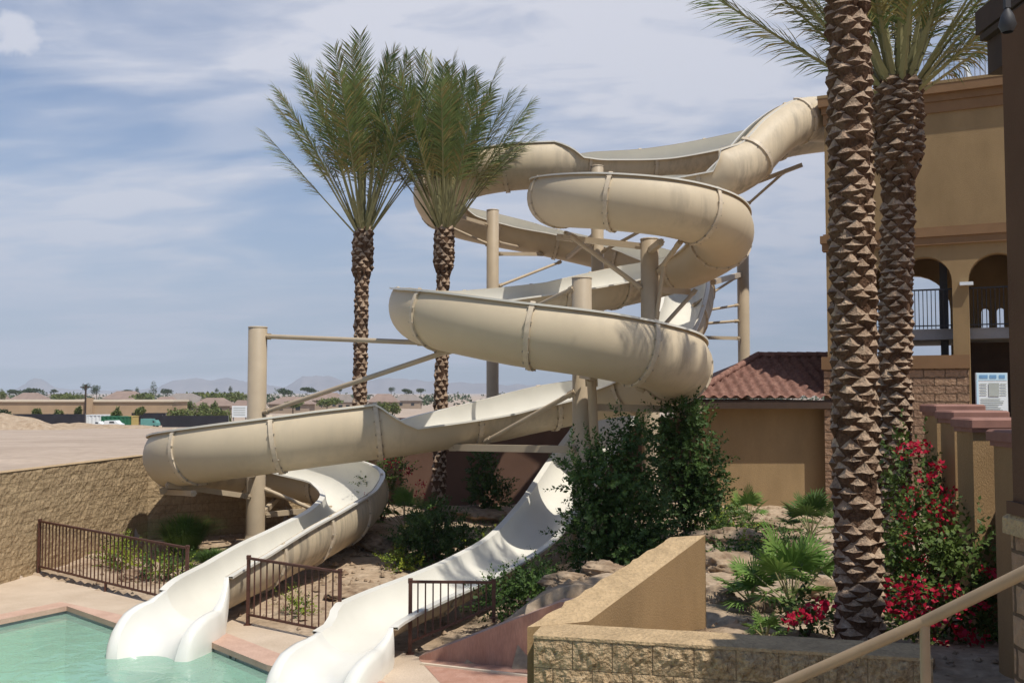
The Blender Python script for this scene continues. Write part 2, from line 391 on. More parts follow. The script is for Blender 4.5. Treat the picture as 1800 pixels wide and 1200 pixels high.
# ------------------------------------------------------------------ flumes
def catmull(pts,step=.12):
    pts=[tuple(map(float,p)) for p in pts]; out=[]
    k=len(pts[0])
    for i in range(len(pts)-1):
        p0=pts[max(0,i-1)]; p1=pts[i]; p2=pts[i+1]; p3=pts[min(len(pts)-1,i+2)]
        L=math.dist(p1[:3],p2[:3]); m=max(2,int(L/step))
        for j in range(m):
            t=j/m; r=[]
            for c in range(k):
                if c<3: r.append(.5*((2*p1[c])+(-p0[c]+p2[c])*t+(2*p0[c]-5*p1[c]+4*p2[c]-p3[c])*t*t+(-p0[c]+3*p1[c]-3*p2[c]+p3[c])*t**3))
                else: r.append(p1[c]+(p2[c]-p1[c])*t)
            out.append(r)
    out.append(list(pts[-1])); return out
def frames(st):
    fr=[]
    for i in range(len(st)):
        a=Vector(st[max(0,i-1)][:3]); b=Vector(st[min(len(st)-1,i+1)][:3]); t=(b-a).normalized()
        nn=t.cross(Vector((0,0,1))).normalized(); u=nn.cross(t).normalized()
        fr.append((Vector(st[i][:3]),t,nn,u))
    return fr
NP=20
def prof(f,s,off,k):
    c,t,nn,u=f; r0=s[5]
    ph=-R(90+s[3])+(R(180+s[3]+s[4]))*k/NP
    return c+u*r0+ (nn*math.sin(ph)-u*math.cos(ph))*(r0+off)
def strip(mb,rows,m,flip=False):
    vs=[p for r in rows for p in r]; k=len(rows[0]); fs=[]
    for i in range(len(rows)-1):
        for j in range(k-1):
            q=(i*k+j,i*k+j+1,(i+1)*k+j+1,(i+1)*k+j)
            fs.append(q[::-1] if flip else q)
    mb.add(vs,fs,m,True)
TH=.022
def section(st,fr,lipw=.125):
    mb=LMB()
    inner=[[prof(f,s,0,k) for k in range(NP+1)] for f,s in zip(fr,st)]
    outer=[[prof(f,s,TH,k) for k in range(NP+1)] for f,s in zip(fr,st)]
    strip(mb,inner,1); strip(mb,outer,0,True)
    for side,k in ((-1,0),(1,NP)):
        rows=[]
        for f,s in zip(fr,st):
            nn=f[2]; e=prof(f,s,0,k); up=Vector((0,0,1))
            rows.append([e,e+nn*side*lipw+up*.008,e+nn*side*lipw-up*.03,prof(f,s,TH,k)-up*.02])
        strip(mb,[r[:2] for r in rows],1,side<0); strip(mb,[r[1:3] for r in rows],1,side<0); strip(mb,[r[2:] for r in rows],0,side<0)
    for idx in (0,-1):
        vs=inner[idx]+outer[idx]; k=NP+1
        mb.add(vs,[(j,j+1,k+j+1,k+j) for j in range(NP)],0)
    return mb
def flange(f,s,parent,width=.045):
    mb=LMB(); c,t,nn,u=f; rows=[]
    for dt,off in ((-width,TH-.004),(-width,TH+.045),(width,TH+.045),(width,TH-.004)):
        rows.append([prof(f,s,off,k)+t*dt for k in range(NP+1)])
    strip(mb,rows[0:2],0,True); strip(mb,rows[1:3],0,True); strip(mb,rows[2:4],0,True)
    for k in (0,NP): mb.add([r[k] for r in rows],[(0,1,2,3)],0)
    for k in range(0,NP,2):
        for dt in (-width-.012,width+.012):
            p=prof(f,s,TH+.03,k+1)+t*dt; d=prof(f,s,TH+.06,k+1)-prof(f,s,TH+.0,k+1)
            mb.bar(p-d*.3,p+d*.3,.022,.022,1)
    return mb.build('flange',[M['flange'],M['bolt']],parent)
def make_slide(name,label,path,loc,nexit,seclen):
    root=empty(name,loc,label,'water slide')
    st=catmull(path); fr=frames(st)
    # split index where the exit chute starts
    tgt=Vector(path[nexit][:3]); ie=min(range(len(st)),key=lambda i:(Vector(st[i][:3])-tgt).length)
    cum=[0]
    for i in range(1,len(st)): cum.append(cum[-1]+math.dist(st[i][:3],st[i-1][:3]))
    nsec=max(1,round(cum[ie]/seclen)); bounds=[0]
    for k in range(1,nsec): bounds.append(min(range(ie),key=lambda i:abs(cum[i]-cum[ie]*k/nsec)))
    bounds.append(ie)
    for a,b in zip(bounds[:-1],bounds[1:]):
        so=section(st[a:b+1],fr[a:b+1]).build('flume_section',[M['tan'],M['white']],root)
        if b!=ie: flange(fr[b],st[b],so)
    # exit chute: thick rolled rims with a skirt
    mb=LMB(); S=st[ie:]; Fm=fr[ie:]
    inner=[[prof(f,s,0,k) for k in range(NP+1)] for f,s in zip(Fm,S)]
    strip(mb,inner,0)
    for side,k in ((-1,0),(1,NP)):
        rows=[]
        for i,(f,s) in enumerate(zip(Fm,S)):
            nn=f[2]; e=prof(f,s,0,k); up=Vector((0,0,1)); q=min(1,i/5.0); ww=.06+.115*q; dn=min(.3+.4*q,e.z+.2)
            row=[e,e+nn*side*ww*.35+up*.03*q,e+nn*side*ww*.75+up*.015*q,e+nn*side*ww-up*.05*q]
            row+=[e+nn*side*(ww+.015)-up*(.05*q+dn*.5),e+nn*side*(ww+.02)-up*max(.06,dn)]
            rows.append(row)
        strip(mb,rows,0,side<0)
        rr=rows[-1]; mb.add(rr+[rr[0]-Vector((0,0,.5))],[tuple(range(len(rr)+1))],0)
        rr=rows[0]; mb.add(rr+[Vector((rr[0].x,rr[0].y,rr[-1].z))],[tuple(range(len(rr)+1))],0)
    under=[[prof(f,s,.03,k) for k in range(NP+1)] for f,s in zip(Fm,S)]
    strip(mb,under,0,True)
    k=NP+1
    mb.add(inner[0]+under[0],[(j,j+1,k+j+1,k+j) for j in range(NP)],0)
    mb.add(inner[-1]+under[-1],[(j,j+1,k+j+1,k+j) for j in range(NP)],0)
    mb.build('exit_chute',M['exit'],root)
    return root
H=42
RA=.69; H=40
A=[(9.5,28.0,10.72,82,70),(8.1,27.1,10.55,82,70),(7.15,26.45,9.98,80,60),(6.3,25.9,9.1,74,40),(5.6,25.6,8.7,52,10),(5.3,25.6,8.6,-4,10),(4.1,25.9,8.45,-6,30),(2.2,26.3,8.15,-4,H),(1.3,25.6,7.97,-4,H),(1.08,24.2,7.74,-4,H),(1.4,22.9,7.5,-4,H),(2.2,22.15,7.32,-4,H),(3.5,22.05,7.15,-4,H),
   (4.55,22.65,6.95,-4,H),(5.02,23.8,6.72,-4,H),(4.7,25.1,6.45,-4,H),(3.6,25.7,6.1,-6,28),(1.4,24.2,5.55,-8,16),(-.7,22.65,5.12,-8,20),(-1.62,21.6,4.92,-6,H-8),(-1.82,20.6,4.76,-4,H-5),(-1.3,19.3,4.52,-4,H-2),(0,18.5,4.22,-4,H),(1.55,18.3,3.98,-4,H),
   (2.8,18.9,3.72,-4,H),(3.28,20.3,3.5,-4,H),(2.9,21.7,3.3,-4,H),(1.9,22.4,3.1,-6,22),(.6,22.2,2.85,-10,22),(-.4,21.9,2.65,-10,16),(-2.1,21.25,2.42,-10,0),(-2.75,21.1,2.34,H,-4),(-3.9,20.95,2.2,H,-4),(-5.6,20.95,1.96,H,-4),(-6.95,21.6,1.74,H,-4),
   (-7.55,22.9,1.54,H,-4),(-7.1,24.2,1.36,H,-4),(-5.85,24.85,1.15,H,-4),(-4.4,24.6,.93,H,-4),(-3.65,23.5,.74,H,-4),(-3.6,22.0,.56,H-8,-4),(-3.85,20.2,.44,H-10,-4),(-4.25,18.4,.36,H-12,0),(-4.55,16.9,.29,H-14,4),(-4.74,15.95,.25,H-16,4),
   (-4.8,15.5,.24,H-18,-6),(-4.84,15.3,.225,-10,-10),(-4.87,15.12,.20,-24,-13),(-4.92,14.85,.195,-24,-15),(-4.97,14.62,.165,-26,-18),(-5.01,14.45,.09,-30,-24),(-5.03,14.34,-.04,-36,-32),(-5.04,14.28,-.2,-42,-40)]
PA=[(*p,RA-(0.2*sstep(20.5,15.8,p[1])-.03*sstep(15.3,14.5,p[1]) if p[2]<.5 else 0)-.11*sstep(8.6,9.3,p[2])) for p in A]
make_slide('water_slide','beige corkscrew flume with two stacked loops, ending in the left white exit chute',PA,(-4.5,16.0,0.1),len(A)-8,2.0)
HB=44; RB=.64
B=[(10.2,30.6,11.2,-4,42),(8.6,30.2,10.9,-4,42),(7.2,29.8,10.45,-8,44),(4.6,29.3,9.86,-10,44),(2.6,28.9,9.68,-8,38),(1.85,28.7,9.63,-2,26),(1.2,28.55,9.58,HB,10),(0,28.5,9.5,HB,0),(-1.1,28.75,9.36,HB,-4),(-2.0,29.55,9.18,HB,-6),(-2.3,30.7,8.98,HB,-8),(-1.9,32.1,8.76,HB,-8),(-.5,32.95,8.52,HB,-8),(1.0,33.1,8.25,30,-6),(2.5,33.1,7.9,30,-4),(3.8,32.8,7.5,HB,-2),
   (4.9,31.9,6.95,HB,0),(5.3,30.6,6.35,HB,0),(5.15,29.2,5.7,HB,0),(4.7,27.8,5.0,30,2),(4.1,26.5,4.25,15,2),(3.3,25.2,3.4,8,2),(2.4,23.9,2.52,2,0),(1.6,22.3,1.78,-4,-4),(.85,20.3,1.08,-10,-8),(.2,18.7,.6,-14,-10),(-.5,17.3,.4,-16,-12),(-1.05,16.1,.33,-16,-12),(-1.55,15.0,.3,-16,-12),(-1.88,14.2,.28,-16,-12),(-1.95,13.98,.275,-16,-24),(-2.02,13.75,.268,-15,-30),
   (-2.1,13.5,.25,-16,-29),(-2.12,13.3,.24,-27,-28),(-2.17,13.1,.215,-33,-27),(-2.24,12.85,.2,-30,-26),(-2.31,12.6,.17,-30,-26),(-2.36,12.42,.1,-33,-30),(-2.39,12.31,-.03,-38,-35),(-2.41,12.25,-.19,-44,-42)]
PB=[(*p,RB+.06*sstep(3.5,5.5,p[2])-.08*sstep(2.5,1.0,p[2])-(.06*sstep(14.6,12.9,p[1]) if p[2]<.4 else 0)) for p in B]
make_slide('water_slide','steeper beige flume dropping from the back, ending in the straight right white exit chute',PB,(-1.9,14.2,0.1),len(B)-8,2.1)

# ------------------------------------------------------------------ support columns
def column(x,y,zt,r,label,arms,base=None):
    z0=height(x,y)-.1 if base is None else base
    c=empty('support_column',(x,y,z0),label,'support column','steel columns carrying the slides')
    s=LMB(); s.lathe((x,y,0),[(r,z0),(r,zt-.015),(r-.012,zt)],28); s.build('shaft',M['steel'],c)
    cap=LMB(); cap.lathe((x,y,0),[(r+.008,zt-.002),(r+.008,zt+.018),(r-.01,zt+.026)],28); cap.build('cap_plate',M['steel'],c)
    b=LMB(); b.lathe((x,y,0),[(r+.1,z0),(r+.1,z0+.16),(r+.12,z0+.17),(r+.05,z0+.2),(r+.005,z0+.42)],20)
    for i in range(10):
        a=2*math.pi*i/10; b.tube((x+(r+.085)*math.cos(a),y+(r+.085)*math.sin(a),z0+.15),(x+(r+.085)*math.cos(a),y+(r+.085)*math.sin(a),z0+.26),.016,n=6)
    b.build('base_plate',M['steel'],c)
    for k,(p,q,rr,kind) in enumerate(arms):
        m=LMB(); p=Vector(p); q=Vector(q)
        if kind=='beam': m.bar(p,q,rr*2,rr*2.3)
        else:
            m.tube(p,q,rr,n=10)
        d=(q-p).normalized()
        for e,dd in ((p,d),(q,-d)):
            m.bar(e-dd*.02,e+dd*.14,rr*2.6,.03); m.bar(e-dd*.02,e+dd*.14,.03,rr*2.6)
        m.build('beam' if kind=='beam' else 'brace',M['steel'],c)
    return c
Lx,Ly=-5.88,23.2
column(Lx,Ly,5.2,.215,'freestanding column at the far left, round capped post inside the lowest loop',[
  ((Lx+.2,Ly,5.0),(-1.85,20.9,4.74),.055,'brace'),((Lx+.2,Ly-.1,3.25),(-1.2,20.0,4.55),.055,'brace'),
  ((Lx-.2,Ly-.1,1.95),(-7.85,22.6,1.5),.055,'beam'),((Lx-.1,Ly-.2,1.35),(-7.3,21.4,1.75),.05,'beam'),((Lx,Ly-.2,1.85),(-5.8,20.9,1.97),.05,'beam'),
  ((Lx+.2,Ly,1.5),(-3.7,23.0,.72),.045,'brace'),((Lx+.2,Ly+.1,.9),(-4.4,24.6,.9),.05,'beam'),((Lx,Ly+.2,.8),(-5.8,25,1.1),.05,'beam'),((-7.85,22.9,1.46),(-6.6,20.95,1.62),.05,'beam')])
column(1.38,19.78,5.95,.195,'column inside the lower big loop, beside the dark shrubs, top showing above the rim',[
  ((1.2,19.6,2.6),(-1.3,21.3,2.55),.06,'beam'),((1.2,19.65,3.7),(-.55,21.2,2.68),.05,'brace'),((1.5,19.6,3.42),(3.75,20.0,3.36),.06,'beam'),
  ((1.2,19.7,5.75),(-.35,21.9,5.15),.045,'brace'),((1.36,19.45,4.05),(1.5,18.5,4.0),.06,'beam'),((1.5,19.55,4.3),(2.5,19.1,3.75),.045,'brace'),
  ((1.2,19.5,4.15),(-.6,18.9,4.4),.055,'beam'),((1.62,19.7,2.6),(1.5,19.0,3.95),.09,'brace')])
column(3.22,23.4,7.28,.21,'column under the middle of the upper big loop, braced on both sides, rising from between the shrubs',[
  ((3.05,23.4,7.12),(1.1,24.1,7.45),.06,'beam'),((3.0,23.35,6.15),(1.35,23.0,7.3),.06,'brace'),((3.4,23.3,6.5),(3.75,22.3,7.05),.06,'brace'),
  ((3.35,23.25,5.45),(3.5,23.05,6.6),.05,'brace'),((3.4,23.4,6.1),(4.4,24.9,6.2),.055,'beam'),((3.4,23.5,5.1),(4.5,24.6,6.2),.05,'brace'),((3.22,23.2,7.0),(3.3,22.1,7.03),.06,'beam')])
column(7.3,31.6,9.72,.185,'column rising behind the red tiled roof, rightmost of the slide posts',[
  ((7.1,31.5,5.95),(5.3,30.4,5.75),.045,'brace'),((7.1,31.5,6.45),(5.4,30.3,6.1),.04,'brace'),((7.1,31.4,5.4),(5.55,30.0,5.35),.045,'beam'),
  ((7.1,31.5,7.35),(5.5,30.4,6.35),.04,'brace'),((7.15,31.4,7.4),(5.1,25.4,6.5),.06,'beam'),((7.4,31.4,9.6),(8.4,30.5,10.5),.045,'brace'),((7.6,30.7,10.2),(8.8,30.2,10.6),.05,'beam')],base=.5)
column(-.6,31.0,9.35,.19,'slender column in the centre of the topmost left loop, behind the right twin palm',[
  ((-.75,30.95,8.3),(-2.3,30.6,8.95),.04,'brace'),((-.8,30.9,8.9),(-1.9,29.5,9.0),.045,'beam'),((-.4,31.0,8.0),(1.0,32.9,8.25),.05,'beam'),
  ((-.4,31,7.0),(1.6,32.9,8.0),.045,'brace'),((-.4,31.0,8.35),(.2,32.6,8.45),.045,'brace')],base=.5)
column(2.38,27.8,10.0,.175,'slender column in the middle of the back, top showing above the uppermost channel',[
  ((2.38,27.95,9.6),(2.5,28.9,9.6),.05,'beam'),((2.5,27.7,7.6),(4.0,26.0,8.25),.045,'brace'),((2.2,27.7,7.8),(1.4,26.0,7.85),.045,'beam'),((2.3,27.9,8.1),(1.8,32.7,8.1),.05,'beam')],base=.5)

# ------------------------------------------------------------------ walls
def rough_wall(name,pts,z0,z1,thick,label,cat,face,cap,amp=.05,res=.12,parent=None,nr=None):
    """block wall through plan points, displaced split-face front on the right hand side of the direction of travel"""
    mb=MB()
    for (a,b) in zip(pts[:-1],pts[1:]):
        A=Vector((*a,0)); Bv=Vector((*b,0)); d=(Bv-A); L=d.length; d.normalize(); nn=Vector((d.y,-d.x,0))
        nxs=max(2,int(L/res)); nz=max(2,int((z1-z0)/res)); rows=[]
        for k in range(nz+1):
            row=[]
            for i in range(nxs+1):
                p=A+d*L*i/nxs; z=z0+(z1-z0)*k/nz
                q=Vector((p.x+p.y,z,3)); dsp=(noise.noise(q*4.5)*.6+noise.noise(q*11)*.5)*amp
                if k in(0,nz) or i in (0,nxs): dsp*=.2
                # joints
                zr=(z-z0)/.2; 
                row.append(p+nn*(dsp)+Vector((0,0,z)))
            rows.append(row)
        vs=[p for r in rows for p in r]; w_=nxs+1
        mb.add(vs,[(k*w_+i,k*w_+i+1,(k+1)*w_+i+1,(k+1)*w_+i) for k in range(nz) for i in range(nxs)],0,False)
        bk=nn*-thick
        c=[A+nn*.015,Bv+nn*.015,Bv+bk,A+bk]
        mb.quad(*[p+Vector((0,0,z1)) for p in c],1)
        mb.quad(Bv+bk+Vector((0,0,z0)),A+bk+Vector((0,0,z0)),A+bk+Vector((0,0,z1)),Bv+bk+Vector((0,0,z1)),1)
        for e in (A,Bv):
            mb.quad(e+Vector((0,0,z0)),e+bk+Vector((0,0,z0)),e+bk+Vector((0,0,z1)),e+Vector((0,0,z1)),1)
    o=mb.build(name,[face,cap])
    return tag(o,label,cat) if label else o
rough_wall('retaining_wall',[WA0,WCORN,WB1],-.1,2.2,.3,'long rough tan block retaining wall at far left beside the pool fence','retaining wall',M['blockwall'],M['coptan'],amp=.03,res=.07)

# foreground planter walls
c0=P(938,1128,8.45); fw_z=1.69
FW=[(c0.x,8.5),(3.2,7.75)]
mbw=MB()
root=empty('planter_wall',(1.5,8.2,.0),'low tan split-face planter wall across the bottom right foreground','planter wall')
def split_block_wall(parent):
    a=Vector((*FW[0],0)); b=Vector((*FW[1],0)); d=(b-a); L=d.length; d.normalize(); nn=Vector((d.y,-d.x,0))
    mb=LMB(); bl=.33; rowh=.24; z=fw_z-.03
    r=0
    while z>0.05:
        x=-(r%2)*bl*.5
        while x<L:
            x0=max(0,x)+.004; x1=min(L,x+bl)-.004
            if x1-x0>.03:
                nx=max(2,int((x1-x0)/.022)); nz=11; rows=[]; sd=Vector((x*3.1,r*7.7,2))
                tiltx=rng.uniform(-.02,.02); tz=rng.uniform(-.015,.015)
                for k in range(nz+1):
                    for i in range(nx+1):
                        fx=i/nx; fz=k/nz; e=min(min(fx,1-fx)*4,min(fz,1-fz)*3.5,1)
                        q=Vector((fx*bl*9,fz*rowh*9,0))+sd
                        dsp=(.022+.03*noise.noise(q*.6)+.026*noise.noise(q*1.7)+.016*noise.noise(q*4.0)+tiltx*(fx-.5)+tz*(fz-.5))*max(.1,e)
                        rows.append(a+d*(x0+(x1-x0)*fx)+nn*dsp+Vector((0,0,z-rowh+.003+(rowh-.006)*fz)))
                w_=nx+1
                mb.add(rows,[(k*w_+i,k*w_+i+1,(k+1)*w_+i+1,(k+1)*w_+i) for k in range(nz) for i in range(nx)],0,False)
            x+=bl
        z-=rowh; r+=1
    mb.build('split_face',M['blockfront'],parent)
    core=LMB(); bk=nn*-.42
    def pt(s,o,z): return a+d*s+nn*o+Vector((0,0,z))
    core.add([pt(0,-.008,0),pt(L,-.008,0),pt(L,-.42,0),pt(0,-.42,0),pt(0,-.008,fw_z-.03),pt(L,-.008,fw_z-.03),pt(L,-.42,fw_z-.03),pt(0,-.42,fw_z-.03)],
        [(0,1,5,4),(1,2,6,5),(2,3,7,6),(3,0,4,7),(4,5,6,7)])
    core.build('core',M['coptan'],parent)
    cap=LMB(); N_=40; rows=[]
    for i in range(N_+1):
        s=L*i/N_; j=noise.noise(Vector((s*6,0,1)))*.012; k=noise.noise(Vector((s*6,9,1)))*.02
        rows.append([pt(s,.012+j,fw_z-.03),pt(s,.012+j,fw_z-.006),pt(s,-.004+j,fw_z+.004*noise.noise(Vector((s*4,3,3)))),pt(s,-.43+k,fw_z+.004*noise.noise(Vector((s*4,7,3)))),pt(s,-.45+k,fw_z-.1)])
    for j in range(4): strip(cap,[r[j:j+2] for r in rows],0,True)
    cap.add(rows[0],[(0,1,2,3,4)],0)
    cap.build('cap',M['coptan'],parent)
split_block_wall(root)
# sloping side wall
SW=MB()
nl=P(940,1112,8.75); nr_=P(1035,1107,8.95); fl=P(1190,950,10.9); frr=P(1240,940,11.0)
base=.2
vs=[]
K=26
Lr=[];Rr=[]
for i in range(K+1):
    t=i/K
    a=nl.lerp(fl,t); b=nr_.lerp(frr,t)
    a.z=1.695+(2.16-1.695)*t; b.z=a.z+.0
    a.x-=.06 if True else 0
    step=.035*((i%3)/3.0)
    a=a+Vector((rng.uniform(-.018,.018),0,-step*.3+rng.uniform(-.006,.006)))
    Lr.append(a); Rr.append(b)
strip(SW,[[Lr[i],Rr[i]] for i in range(K+1)],0,True)
strip(SW,[[Rr[i],Vector((Rr[i].x,Rr[i].y,base))] for i in range(K+1)],1,True)
strip(SW,[[Vector((Lr[i].x,Lr[i].y,base)),Lr[i]] for i in range(K+1)],0,True)
for f in range(len(SW.f)): SW.s[f]=False
e=[Lr[-1],Rr[-1],Vector((Rr[-1].x,Rr[-1].y,base)),Vector((Lr[-1].x,Lr[-1].y,base))]; SW.quad(*e,1)
e=[Lr[0],Rr[0],Vector((Rr[0].x,Rr[0].y,base)),Vector((Lr[0].x,Lr[0].y,base))]; SW.quad(*e[::-1],1)
tag(SW.build('side_wall',[M['coptan'],M['stucco2']]),'smooth tan stucco side wall with rising ragged cap, meeting the split-face planter wall','planter wall')
# red wedge wall
WW=MB(); a=Vector((-1.25,13.72,.05)); b=Vector((.62,13.15,.05)); c=Vector((1.35,13.05,.05)); th=Vector((.07,.25,0))
az,bz,cz=.16,1.0,1.02
front=[a,b,c]; tops=[Vector((a.x,a.y,az)),Vector((b.x,b.y,bz)),Vector((c.x,c.y,cz))]
for i in (0,1):
    WW.quad(front[i],front[i+1],tops[i+1],tops[i],0); WW.quad(tops[i],tops[i+1],tops[i+1]+th,tops[i]+th,1); WW.quad(front[i+1]+th,front[i]+th,tops[i]+th,tops[i+1]+th,0)
WW.quad(front[2],front[2]+th,tops[2]+th,tops[2],0); WW.quad(front[0]+th,front[0],tops[0],tops[0]+th,0)
tag(WW.build('ramp_wall',[M['red_conc'],M['coping']]),'reddish stained concrete wall with a sloping top below the dark shrubs','low wall')
# perimeter wall behind the slides
pw=empty('garden_wall',(.4,28.4,.4),'dark red-brown stucco garden wall behind the slides, right twin palm in front','garden wall')
m=LMB(); m.box((.35,28.5,1.5),(9.3,.3,2.7)); m.build('wall',M['redwall'],pw)
m=LMB(); m.box((.35,28.5,2.92),(9.4,.42,.14),bev=.03); m.build('cap',M['capred'],pw)

# ------------------------------------------------------------------ fences
def fence(p,q,hgt,nb,label,zb=.122,rise=0.0,group='rust brown pool fences'):
    p=Vector((*p,zb)); q=Vector((*q,zb)); r=empty('pool_fence',p,label,'fence',group)
    up=Vector((0,0,1)); d=(q-p).normalized()
    m=LMB(); m.bar(p+up*hgt-d*.03,q+up*(hgt)+d*.03,.045,.035); m.build('top_rail',M['iron'],r)
    m=LMB(); m.bar(p+up*.16,q+up*(.16+rise),.032,.032); m.build('bottom_rail',M['iron'],r)
    for e,zr in ((p,0),(q,rise)):
        m=LMB(); m.bar(e+up*(zr-.06),e+up*(hgt+.0),.05,.05); m.box(e+up*zr+up*.004,(.11,.11,.012)); m.box(e+up*(hgt+.03),(.06,.06,.03)); m.build('post',M['iron'],r)
    first=None
    for i in range(1,nb):
        t=i/nb; b=p.lerp(q,t); lo=.16+rise*t
        if rise==0:
            if first is None:
                m=MB(); m.bar((0,0,lo),(0,0,hgt),.019,.019); first=m.build('baluster',M['iron'],r); o=first
            else: o=first.copy(); COL.objects.link(o); o.parent=r
            o.location=b-p
        else:
            m=LMB(); m.bar(b+up*lo,b+up*hgt,.019,.019); m.build('baluster',M['iron'],r)
    if (q-p).length>3.5:
        e=p.lerp(q,.5); m=LMB(); m.bar(e-up*.05,e+up*.16,.04,.04); m.build('foot',M['iron'],r)
    return r
fence((-9.35,20.05),(-5.32,16.62),1.04,38,'long iron fence beside the rough block retaining wall, left of the left slide exit')
fence((-4.08,15.72),(-2.46,14.52),1.02,14,'short iron fence between the two white slide exits')
fence((-1.4,14.0),(-.25,13.95),.98,11,'iron fence with rising bottom rail right of the straight slide exit',rise=.5)

# ------------------------------------------------------------------ tower
e1=Vector((.894,-.447,0)); e2=Vector((.447,.894,0)); T0=Vector((8.26,26.27,0)); TRZ=math.atan2(e1.y,e1.x)
tower=empty('slide_tower',(T0.x,T0.y,.5),'tall tan stucco slide tower with arched openings and brown cornices','tower',rz=TRZ)
def tp(s,d,z): return T0+e1*s+e2*d+Vector((0,0,z))
def arch_wall(mb,fn,s0,s1,z0,z1,ops,th,seg=14,m=0):
    """fn(s,d,z)->point; openings (a,b,zbot,zspring)"""
    def face(d,flip):
        def q(a,b,c,e):
            l=[fn(a[0],d,a[1]),fn(b[0],d,b[1]),fn(c[0],d,c[1]),fn(e[0],d,e[1])]
            mb.quad(*(l[::-1] if flip else l),m)
        x=s0
        for (a,b,zb,zs) in ops:
            q((x,z0),(a,z0),(a,z1),(x,z1))
            if zb>z0+1e-4: q((a,z0),(b,z0),(b,zb),(a,zb))
            r=(b-a)/2; c=(a+b)/2
            for i in range(seg):
                a0=math.pi-math.pi*i/seg; a1=math.pi-math.pi*(i+1)/seg
                p0=(c+r*math.cos(a0),zs+r*math.sin(a0)); p1=(c+r*math.cos(a1),zs+r*math.sin(a1))
                q(p0,p1,(p1[0],z1),(p0[0],z1))
            x=b
        q((x,z0),(s1,z0),(s1,z1),(x,z1))
    face(0,False); face(th,True)
    for (a,b,zb,zs) in ops:
        r=(b-a)/2; c=(a+b)/2
        pr=[(a,zb),(a,zs)]+[(c+r*math.cos(math.pi-math.pi*i/seg),zs+r*math.sin(math.pi-math.pi*i/seg)) for i in range(1,seg)]+[(b,zs),(b,zb)]
        for p0,p1 in zip(pr,pr[1:]+pr[:1]):
            mb.quad(fn(p0[0],0,p0[1]),fn(p0[0],th,p0[1]),fn(p1[0],th,p1[1]),fn(p1[0],0,p1[1]),m)
    for s in (s0,s1): mb.quad(fn(s,0,z0),fn(s,th,z0),fn(s,th,z1),fn(s,0,z1),m)
    mb.quad(fn(s0,0,z1),fn(s1,0,z1),fn(s1,th,z1),fn(s0,th,z1),m)
TW=5.4; TD=4.6; zs=6.47
ops=[(.35,1.4,4.63,6.55),(1.72,3.02,4.63,zs),(3.39,4.69,1.0,zs)]
m=LMB(); arch_wall(m,tp,0,TW,.3,7.55,ops,.38); m.build('front_wall',M['stucco'],tower)
m=LMB(); arch_wall(m,lambda s,d,z: tp(s,TD-.38+d,z),0.003,TW-.003,.3,7.55,[(.7,2.75,3.9,6.1),(3.55,3.75,4.6,6.0),(3.95,4.15,4.6,6.0)],.38); m.build('back_wall',M['stucco'],tower)
m=LMB(); arch_wall(m,lambda s,d,z: tp(d,.383+s,z),0,TD-.766,.3,7.55,[(.8,2.9,4.63,6.0)],.38); m.build('side_wall',M['stucco'],tower)
m=LMB(); arch_wall(m,lambda s,d,z: tp(TW-.38+d,.383+s,z),0,TD-.766,.3,7.55,[(.8,2.9,3.9,6.0)],.38); m.build('side_wall',M['stucco'],tower)
# upper storey: front + sides with slide openings on the left
def tbox(mb,s0,s1,d0,d1,z0,z1,m_=0):
    pts=[tp(s0,d0,z0),tp(s1,d0,z0),tp(s1,d1,z0),tp(s0,d1,z0),tp(s0,d0,z1),tp(s1,d0,z1),tp(s1,d1,z1),tp(s0,d1,z1)]
    mb.add(pts,[(3,2,1,0),(4,5,6,7),(0,1,5,4),(1,2,6,5),(2,3,7,6),(3,0,4,7)],m_)
m=LMB(); tbox(m,0.0,TW,0,.38,7.85,11.05); tbox(m,TW-.38,TW,.383,TD,7.85,11.05); tbox(m,0,TW-.383,TD-.38,TD,7.85,11.05); tbox(m,0,.38,.383,TD-.383,7.85,10.05); m.build('upper_wall',M['stucco'],tower)
m=LMB(); tbox(m,-.06,TW+.06,-.06,TD+.06,7.553,7.847); m.build('floor_slab',M['trim'],tower)
m=LMB(); tbox(m,-.13,TW+.1,-.13,.3,7.6,7.8); tbox(m,-.09,TW+.1,-.09,.2,7.4,7.597); m.build('mid_cornice',M['trim'],tower)
m=LMB(); tbox(m,-.02,TW+.02,-.05,.43,10.75,11.02); tbox(m,-.05,TW+.05,-.1,.48,11.023,11.2); tbox(m,-.12,TW+.12,-.22,.6,11.203,11.42); m.build('top_cornice',M['trim'],tower)
m=LMB(); tbox(m,-.13,TW+.12,-.23,.61,11.424,11.5); m.build('cornice_cap',M['stucco'],tower)
m=LMB(); tbox(m,.385,TW-.385,.385,TD-.385,10.0,10.12); m.build('roof_deck',M['greyconc'],tower)
m=LMB(); tbox(m,-.09,3.36,-.1,.30,.3,4.3); tbox(m,-.09,-.003,.303,1.2,.3,4.3); m.build('stone_base',M['stone'],tower)
m=LMB(); tbox(m,-.14,3.39,-.16,.34,4.303,4.63); m.build('stone_cap',M['trim'],tower)
m=LMB(); tbox(m,.39,TW-.39,.5,TD-.5,5.05,5.32); m.build('landing_slab',M['greyconc'],tower)
m=LMB(); tbox(m,1.72+.0,1.9,1.4,1.55,.3,7.5); tbox(m,2.68,2.86,.9,1.05,.3,7.5); m.build('inner_post',M['darkiron'],tower)
